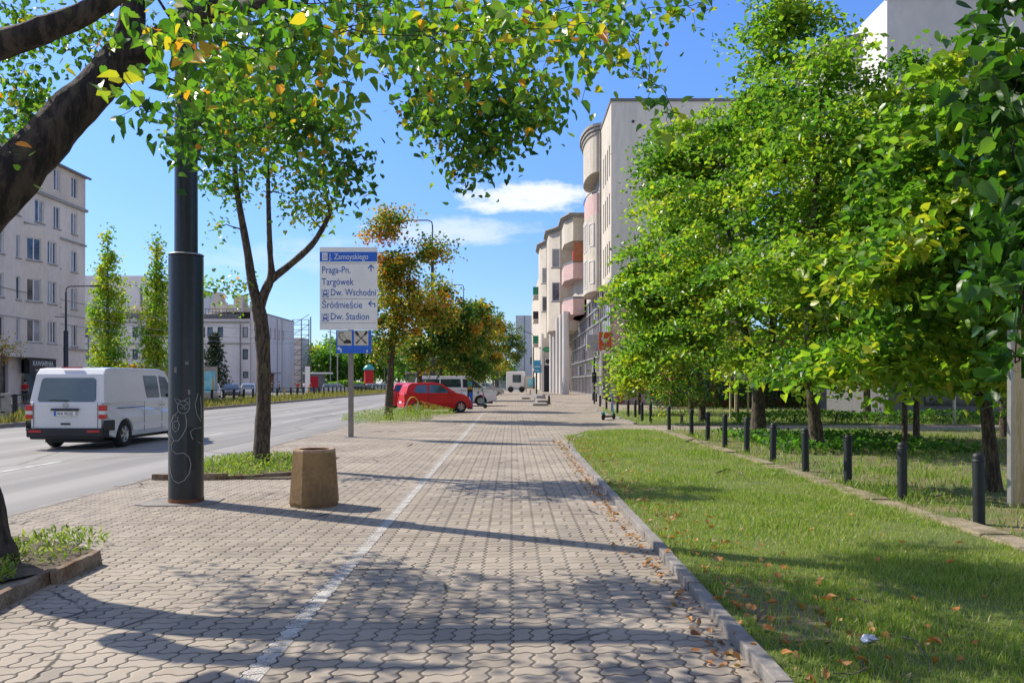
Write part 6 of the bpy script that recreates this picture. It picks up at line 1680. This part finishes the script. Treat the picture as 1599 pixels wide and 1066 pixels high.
mb.build('trunk', M['bark'], root)
leaf_mesh('crown', np.vstack(LC), np.concatenate(LS), np.concatenate(LH), M['leaf'], root, shape=HEART, up=.35, droop=.9, rs=rs)

# forked street tree behind the lamp column
T1 = G(407, 731)
def Q(px, py, d=14.66): return P(px, py, d)
make_tree('street_tree', 'forked street tree with bare lower limbs between the lamp column and the direction sign',
    [T1, Q(412, 640), Q(412, 560), Q(408, 500), Q(403, 478)], [.155, .128, .125, .13, .12],
    [(Q(375, 190), (1.2, 1.2, 1.15), 5), (Q(440, 180), (1.1, 1.2, .9), 3), (Q(350, 300), (.45, .5, .4), .9), (Q(455, 290), (.75, .6, .25), .8), (Q(505, 325), (.45, .4, .22), .6), (Q(358, 450), (.45, .3, .16), .5), (Q(330, 370), (.2, .3, .25), .2), (Q(470, 345), (.3, .4, .3), .25)],
    .075, 5200, 31, hue=(.42, .1), accent=.06, ncl=120, sig=.17, rmax=.03, bm='bark_sm', shape=HEART,
    limbs=[([Q(404, 482), Q(393, 440), Q(388, 400), Q(378, 345), Q(370, 300), Q(362, 200)], [.095, .085, .07, .06, .05, .03]),
           ([Q(404, 482), Q(414, 455), Q(425, 432), Q(422, 400), Q(420, 350), Q(418, 250)], [.10, .085, .07, .05, .045, .03]),
           ([Q(424, 436), Q(455, 412), Q(488, 383), Q(508, 350), Q(518, 325), Q(508, 312)], [.07, .06, .055, .045, .04, .02])])
# autumn street trees along the kerb
def street(px, py, label, seed, Hpx, r, crowns, ls, n, hue, lm, lean=(0, 0), ncl=90, **kw):
    b = G(px, py); D = b.y
    q = lambda u, v: P(u, v, D)
    cr = [(q(u, v), (rx_ / F * D, max(.8, rx_ / F * D * .8), rz_ / F * D), w_) for u, v, rx_, rz_, w_ in crowns]
    top = q(px + lean[0], Hpx)
    mid = b.lerp(top, .45); mid.x += lean[1]
    return make_tree('street_tree', label, [b, mid, top], [r, r * .75, r * .35], cr, ls, n, seed, hue=hue, lm=lm, ncl=ncl, group='trees along the kerb', **kw)
street(606, 655, 'orange and gold autumn tree just right of the direction sign', 51, 400, .17,
       [(600, 350, 34, 34, 1.4), (618, 420, 44, 50, 2.2), (668, 390, 40, 28, .9), (640, 480, 62, 44, 3.2), (600, 510, 34, 55, 1.6), (690, 490, 30, 30, 1)], .14, 13000, (.42, .2), 'leaf_aut', lean=(14, 0), ncl=190, sig=.24)
street(655, 641, 'green and rust street tree in front of the red hatchback', 52, 470, .16,
       [(690, 500, 50, 66, 3), (650, 555, 45, 34, 1.4), (715, 540, 40, 48, 1.8), (735, 575, 26, 22, .8)], .18, 12000, (.22, .18), 'leaf_aut', ncl=110, sig=.3)
b_ = [(688, 625, 'mixed green and copper tree above the white passenger van', 53, 480, [(725, 540, 40, 55, 3), (745, 500, 22, 30, 1)], (.20, .18)),
      (752, 615, 'brown tinged street tree beyond the parking meter', 54, 500, [(758, 545, 34, 45, 3), (765, 505, 18, 22, 1)], (.30, .2)),
      (770, 610, 'dark green and russet tree at the far end of the kerb row', 55, 510, [(795, 540, 28, 42, 3), (775, 515, 16, 24, 1)], (.15, .16))]
for px, py, lab, sd_, hp, cr, hu in b_:
    street(px, py, lab, sd_, hp, .18, cr, .32, 7500, hu, 'leaf_aut', ncl=100, sig=.45)
# right-hand linden trees over the tree lawn
M['leaf_fresh'] = mk_leaf('fresh_linden_leaf', [(0.0, (0.03, 0.085, 0.014)), (0.35, (0.10, 0.22, 0.032)), (0.62, (0.24, 0.36, 0.045)), (0.82, (0.45, 0.40, 0.04)), (1.0, (0.6, 0.24, 0.03))], 0.5, 0.36)
def rtree(label, bx__, by__, pts, rad, crowns, n, seed, ls=.105, hue=(.49, .11), ncl=150, sig=.3, **kw):
    D = by__; ls *= 1.42; n = int(n * 1.5); ncl = int(ncl * 1.15); sig *= 1.0
    kw.setdefault('up', 1.0)
    kw.setdefault('lm', 'leaf_fresh')
    return make_tree('linden_tree', label, [Vector((bx__, by__, 0))] + [Vector((x, y, z)) for x, y, z in pts], rad, [(Vector(c), r_, w_) for c, r_, w_ in crowns], ls, n, seed, hue=hue, ncl=ncl, sig=sig, group='linden trees on the lawn', spray=True, **kw)
rtree('stout dark forked linden trunk nearest the cross path', 6.72, 22.7, [(6.72, 22.7, 1.45)], [.21, .17],
    [((7.5, 22.7, 11.3), (.9, .95, 1.4), 2.4), ((7.4, 22.7, 9.0), (1.4, 1.4, 2.0), 2.8), ((5.8, 22.7, 6.0), (2.3, 2.2, 2.1), 4), ((8.3, 22.9, 5.9), (2.3, 2.2, 2.0), 3), ((6.9, 22.2, 3.4), (2.6, 2.2, 1.0), 2), ((5.0, 22.4, 4.4), (1.5, 1.6, 1.5), 1.6), ((9.2, 22.9, 8.2), (1.5, 1.5, 1.5), 1.5), ((6.2, 22.0, 2.3), (2.4, 1.6, .45), .8), ((6.2, 22.7, 8.2), (1.3, 1.3, 1.3), 1.3)], 21500, 61, accent=.006, ncl=230,
    limbs=[([(6.72, 22.7, 1.4), (6.5, 22.7, 2.2), (6.1, 22.7, 4.0), (5.8, 22.7, 6.5)], [.14, .11, .07, .03]), ([(6.72, 22.7, 1.4), (7.05, 22.7, 2.3), (7.25, 22.7, 4.5), (7.45, 22.7, 7.5), (7.5, 22.7, 11)], [.14, .11, .09, .06, .02])])
rtree('linden with slightly leaning bare trunk in the middle of the tree lawn', 6.85, 18.6, [(6.7, 18.6, 1.2), (6.65, 18.6, 3), (6.8, 18.6, 6), (6.9, 18.6, 8)], [.16, .13, .12, .08, .03],
    [((6.9, 18.6, 6.6), (1.9, 1.8, 1.9), 3), ((6.4, 18.2, 3.7), (2.1, 1.9, 1.6), 3.2), ((8.3, 18.8, 4.4), (1.8, 1.8, 1.8), 2), ((7.1, 18.6, 8.3), (1.2, 1.2, 1.2), 1.2), ((7.0, 18.0, 2.0), (2.0, 1.4, .45), .8), ((9.2, 18.6, 6.4), (1.8, 1.8, 1.9), 2.2), ((9.1, 18.6, 8.2), (1.3, 1.2, 1.0), 1.2)], 16500, 62, ncl=200, ls=.10)
rtree('linden with reddish leaning trunk behind the nearest bollard', 6.55, 11.3, [(6.48, 11.35, 1.0), (6.38, 11.4, 2.2), (6.36, 11.5, 3.6), (6.42, 11.5, 5.4)], [.105, .085, .075, .055, .02],
    [((6.3, 11.5, 5.5), (.9, .9, .8), 1.3), ((7.2, 11.5, 4.3), (1.0, 1.0, 1.0), 1.6), ((6.3, 11.5, 4.4), (1.35, 1.2, 1.1), 3), ((5.6, 11.4, 3.1), (1.3, 1.2, .9), 2.6), ((7.0, 11.5, 2.9), (1.3, 1.3, 1.0), 2), ((5.1, 11.6, 1.9), (1.0, 1.0, .45), 1.0), ((6.6, 11.2, 1.75), (.9, .8, .4), .8)], 10500, 63, ls=.092, ncl=190, sig=.2, shape=HEART)
rtree('slender young linden with thin straight stem between the two leaning trunks', 8.4, 17.8, [(8.4, 17.8, 1.3), (8.35, 17.8, 3), (8.3, 17.8, 6.5)], [.06, .055, .05, .02],
    [((8.3, 17.8, 5.6), (1.5, 1.4, 2.0), 3), ((7.9, 17.4, 3.0), (1.6, 1.4, 1.0), 2), ((8.5, 17.2, 1.8), (1.7, 1.2, .45), .9)], 7500, 64, ncl=110)
rtree('linden with thin stem at the back of the tree lawn', 10.2, 21.0, [(10.2, 21, 1.3), (10.15, 21, 3.2), (10.1, 21, 8)], [.08, .07, .06, .02],
    [((10.1, 21, 6.6), (2.3, 2.0, 2.4), 3), ((10.6, 21, 3.4), (2.4, 2.0, 1.3), 2), ((10.4, 20.6, 1.9), (2.4, 1.6, .4), .8)], 10000, 65, ncl=150)
rtree('linden at the right rear of the tree lawn near the path', 13.3, 22.5, [(13.3, 22.5, 1.3), (13.2, 22.5, 3.2), (13.1, 22.5, 8)], [.12, .1, .08, .02],
    [((13.0, 22.5, 6.8), (2.6, 2.2, 2.5), 3), ((13.6, 22.5, 3.6), (2.6, 2.2, 1.3), 2)], 9500, 66, ncl=150, ls=.115)
rtree('linden beyond the cross path with crown reaching over the pavement edge', 7.2, 31.5, [(7.2, 31.5, 1.3), (6.7, 31.5, 3.2), (6.5, 31.5, 6.6), (7.1, 31.5, 11)], [.14, .12, .1, .07, .02],
    [((6.9, 31.5, 10.6), (1.5, 1.6, 1.5), 1.8), ((8.7, 31.5, 10.4), (1.8, 1.6, 1.8), 1.8), ((6.6, 31.5, 8.2), (2.2, 2.0, 1.9), 2.8), ((5.6, 31.2, 5.0), (1.9, 1.9, 1.8), 3), ((7.6, 31.5, 5.3), (2.4, 2.2, 2.2), 3), ((6.0, 31.0, 3.0), (2.0, 1.8, 1.1), 1.8), ((5.35, 31.0, 4.9), (1.2, 1.3, 1.2), 1.5), ((5.9, 31.2, 9.4), (1.1, 1.2, 1.2), 1.3)], 23000, 67, ls=.13, ncl=190, sig=.34)
rtree('pale yellowing linden beside the scooter with foliage near the ground', 5.9, 38.5, [(5.9, 38.5, 1.0), (6.0, 38.5, 3.2)], [.07, .06, .03],
    [((5.6, 38.5, 2.0), (1.05, 1.1, .9), 3), ((6.6, 38.5, 3.6), (1.2, 1.1, 1.6), 2)], 3600, 68, ls=.13, ncl=80, hue=(.66, .1), sig=.3)
rtree('linden by the far lawn corner behind the pale yellow foliage', 8.6, 40.0, [(8.6, 40, 1.3), (8.4, 40, 3.2), (8.2, 40, 7.6)], [.14, .12, .1, .02],
    [((8.2, 40, 6.0), (2.6, 2.2, 2.6), 3), ((7.4, 40, 3.6), (2.4, 2.0, 1.6), 2)], 8000, 69, ls=.16, ncl=120, sig=.4)
rtree('tree in the far lawn in front of the terracotta shops', 14.5, 34.0, [(14.5, 34, 1.3), (14.4, 34, 3.2), (14.3, 34, 8)], [.16, .13, .1, .02],
    [((14.2, 34, 6.8), (3.0, 2.4, 3.2), 3), ((13.0, 34, 4.2), (2.6, 2.0, 1.6), 2), ((16.5, 34, 4.4), (2.6, 2.0, 1.8), 2)], 9000, 70, ls=.16, ncl=140, sig=.42)
# near tree outside the right edge: only its low branches reach into the view
rs = np.random.RandomState(77)
make_tree('overhanging_linden', 'dark big leaved linden branches hanging in from the right edge close to the camera',
    [Vector((4.9, 3.9, 0)), Vector((4.8, 4.0, 1.5)), Vector((4.65, 4.2, 3.0)), Vector((4.4, 4.4, 4.6))], [.16, .14, .12, .05],
    [(P(1590, 110, 4.6), (.22, .35, .42), 2.6), (P(1545, 230, 4.7), (.13, .25, .14), 1.3), (P(1600, 420, 4.3), (.18, .3, .30), 1.8), (P(1590, 540, 4.4), (.10, .25, .14), .7), (P(1700, 250, 4.4), (.3, .5, .8), 3.5), (P(1640, -60, 4.7), (.3, .5, .3), 1.6)],
    .098, 1300, 77, hue=(.16, .09), ncl=80, sig=.11, shape=HEART, rmax=.02, up=.5, droop=.8, bm='bark')
# shrubs and young staked tree on the far lawn
make_tree('shrub', 'large arching many stemmed shrub at the corner of the far lawn', [Vector((6.1, 29.9, 0)), Vector((6.1, 29.9, .3))], [.06, .05],
    [((6.1, 29.9, 1.5), (1.3, 1.0, 1.1), 1)], .10, 2400, 81, hue=(.5, .16), ncl=70, sig=.2, cat='shrub', bm='bark_grey', accent=.03)
make_tree('young_tree', 'young staked tree on the far lawn left of the stout forked trunk', [Vector((8.95, 33.0, 0)), Vector((8.95, 33, 2.2))], [.05, .03],
    [((8.95, 33, 2.6), (1.1, .9, .9), 1)], .11, 1300, 82, hue=(.5, .1), ncl=40, sig=.25)
q = MB()
for dx, dy in ((-.35, -.2), (.35, -.2), (0, .35)): q.tube([(8.95 + dx, 33 + dy, 0), (8.95 + dx, 33 + dy, 1.9)], .04, 6)
tag(q.build('tree_stake', M['wood'], org=(8.95, 33, 0)), 'tripod of pale wooden stakes around the young tree on the far lawn', 'stake')
# hedge line at the back of the far lawn
def hedge(name, label, x0, x1, y, h, n, seed, ls=.16, hue=(.25, .1), z=0, d=1.2):
    rs = np.random.RandomState(seed); C = np.zeros((n, 3)); C[:, 0] = rs.uniform(x0, x1, n); C[:, 1] = y + rs.uniform(-d / 2, d / 2, n)
    C[:, 2] = z + h * (1 - rs.uniform(0, 1, n) ** 2 * .95) * (1 + .1 * np.sin(C[:, 0] * 1.3))
    root = empty(name, ((x0 + x1) / 2, y, z), label, 'hedge')
    q = MB()
    for i in range(int((x1 - x0) / 1.5)): q.tube([(x0 + .7 + i * 1.5, y, z), (x0 + .8 + i * 1.5, y, z + h * .8)], .04, 5)
    q.build('stems', M['bark_grey'], root)
    leaf_mesh('foliage', C, ls * rs.uniform(.7, 1.3, n), np.clip(rs.normal(size=n) * hue[1] + hue[0], 0, .76), M['leaf_far'], root, rs=rs)
hedge('hedge', 'dark shaded hedge in front of the terracotta shops', 7.5, 26, 46.2, 1.7, 6000, 91)
hedge('hedge', 'low leafy planting along the far side of the cross path', 8, 24, 30.2, .45, 2600, 92, .12, (.35, .1), d=.8)
hedge('hedge', 'ivy ground cover around the feet of the linden trunks', 5.6, 9.8, 20.0, .22, 2600, 93, .11, (.25, .1), d=6.0)
D = 140; hedge('hedge', 'clipped bright green hedge left of the sign post across the road', -31.5, -24, D, 1.6, 1500, 94, .35, (.5, .08))

# poplars, spruce, bushes over the road
def poplar(label, px, D, w, H, seed, n=7500):
    x = (px - 799.5) / F * D; cr = []
    for i in range(9):
        f = i / 8; ww = w * (.55 + .45 * math.sin(PI * min(1, .25 + f * .62))) * (1 - .75 * max(0, f - .55) / .45)
        cr.append((Vector((x, D, 1.8 + f * (H - 3.0))), (ww, ww, H / 11), ww))
    make_tree('poplar', label, [Vector((x, D, -.1)), Vector((x, D, H * .4)), Vector((x, D, H * .93))], [.3, .2, .04], cr, .34, int(n * 1.15), seed, hue=(.62, .1), lm='leaf_far', ncl=150, sig=.42, sides=7, rmax=.05, up=.2, bm='bark_grey', cat='poplar', flat=1.3)
poplar('tall broad poplar beside the grey tenement', 168, 98, 2.5, 19.6, 101)
poplar('second slimmer poplar just left of the lamp column', 244, 98, 1.7, 19.6, 102, 6000)
x = (335 - 799.5) / F * 112
root = empty('spruce', (x, 112, -.1), 'dark spruce with drooping tiers behind the poster case', 'tree')
q = MB(); q.tube([(x, 112, -.1), (x, 112, 8.4)], [.16, .03], 7); rs = np.random.RandomState(5); LC = []
for i in range(80):
    z = .9 + 7.3 * (i / 80) ** 1.0; L_ = 2.7 * (1 - z / 8.8) + .2; a = i * 2.4
    e = Vector((x + L_ * math.cos(a), 112 + L_ * math.sin(a), z - .35 * L_ + .2)); q.tube([(x, 112, z), ((x + e.x) / 2, (112 + e.y) / 2, z + .02), e], [.04, .03, .01], 4)
    for k in range(34):
        f = rs.uniform(.2, 1.05); p_ = Vector((x, 112, z)).lerp(e, f); LC.append([p_.x + rs.normal() * .16, p_.y + rs.normal() * .16, p_.z + rs.normal() * .07 - .06])
q.build('trunk', M['bark_grey'], root); LC = np.array(LC); leaf_mesh('crown', LC, rs.uniform(.2, .42, len(LC)), rs.uniform(0, 1, len(LC)), M['needle'], root, rs=rs, droop=.6)
make_tree('shrub', 'rounded brown and green bush behind the van roof', [Vector((-35.7, 78, -.1)), Vector((-35.7, 78, 1))], [.1, .08], [((-35.7, 78, 2.0), (1.9, 1.4, 1.1), 1)], .26, 2600, 111, hue=(.35, .25), lm='leaf_aut', ncl=60, sig=.3, cat='shrub', bm='bark_grey')
make_tree('street_tree', 'sparse brown tree in front of the tenement shop sign', [Vector((-30.2, 49, -.1)), Vector((-30.1, 49, 1.5)), Vector((-30, 49, 3.5))], [.1, .08, .03], [((-30.2, 49, 3.4), (1.8, 1.2, .7), 1)], .14, 700, 112, hue=(.6, .15), lm='leaf_aut', ncl=50, sig=.3, bm='bark_grey')
# park trees closing the view beyond the hall
prs = random.Random(8)
park = [(478, 190, 7.5, 10), (497, 175, 9, 11), (512, 200, 10, 13), (530, 165, 7, 8.5), (548, 185, 9.5, 12), (566, 170, 8, 10), (585, 200, 11, 14), (604, 175, 9, 11), (622, 190, 9, 12), (640, 160, 7, 9), (655, 200, 11, 14), (680, 180, 9, 12), (705, 200, 10, 13), (730, 190, 9, 11), (755, 210, 9, 12), (775, 230, 9, 11)]
look = ['light green', 'mid green', 'dark green', 'olive']
for i, (px, D, r_, H) in enumerate(park):
    x = (px - 799.5) / F * D; hu = prs.choice([.3, .42, .5, .22])
    w = r_ * .55
    lab = 'park tree in the background row, %s place from the left beyond the median fence' % ['first', 'second', 'third', 'fourth', 'fifth', 'sixth', 'seventh', 'eighth', 'ninth', 'tenth', 'eleventh', 'twelfth', 'thirteenth', 'fourteenth', 'fifteenth', 'sixteenth'][i]
    make_tree('park_tree', lab, [Vector((x, D, -.1)), Vector((x + prs.uniform(-.5, .5), D, H * .35)), Vector((x, D, H * .8))], [.35, .28, .06],
        [(Vector((x + prs.uniform(-1.5, 1.5), D, H * f)), (w * g_, w * g_, H * .2), g_) for f, g_ in ((.38, .8), (.55, 1), (.74, .75))], .62, 3200, 200 + i, hue=(hu + .1, .1), lm='leaf_far', ncl=60, sig=.8, sides=6, rmax=.1, bm='bark_grey', group='park trees beyond the median')
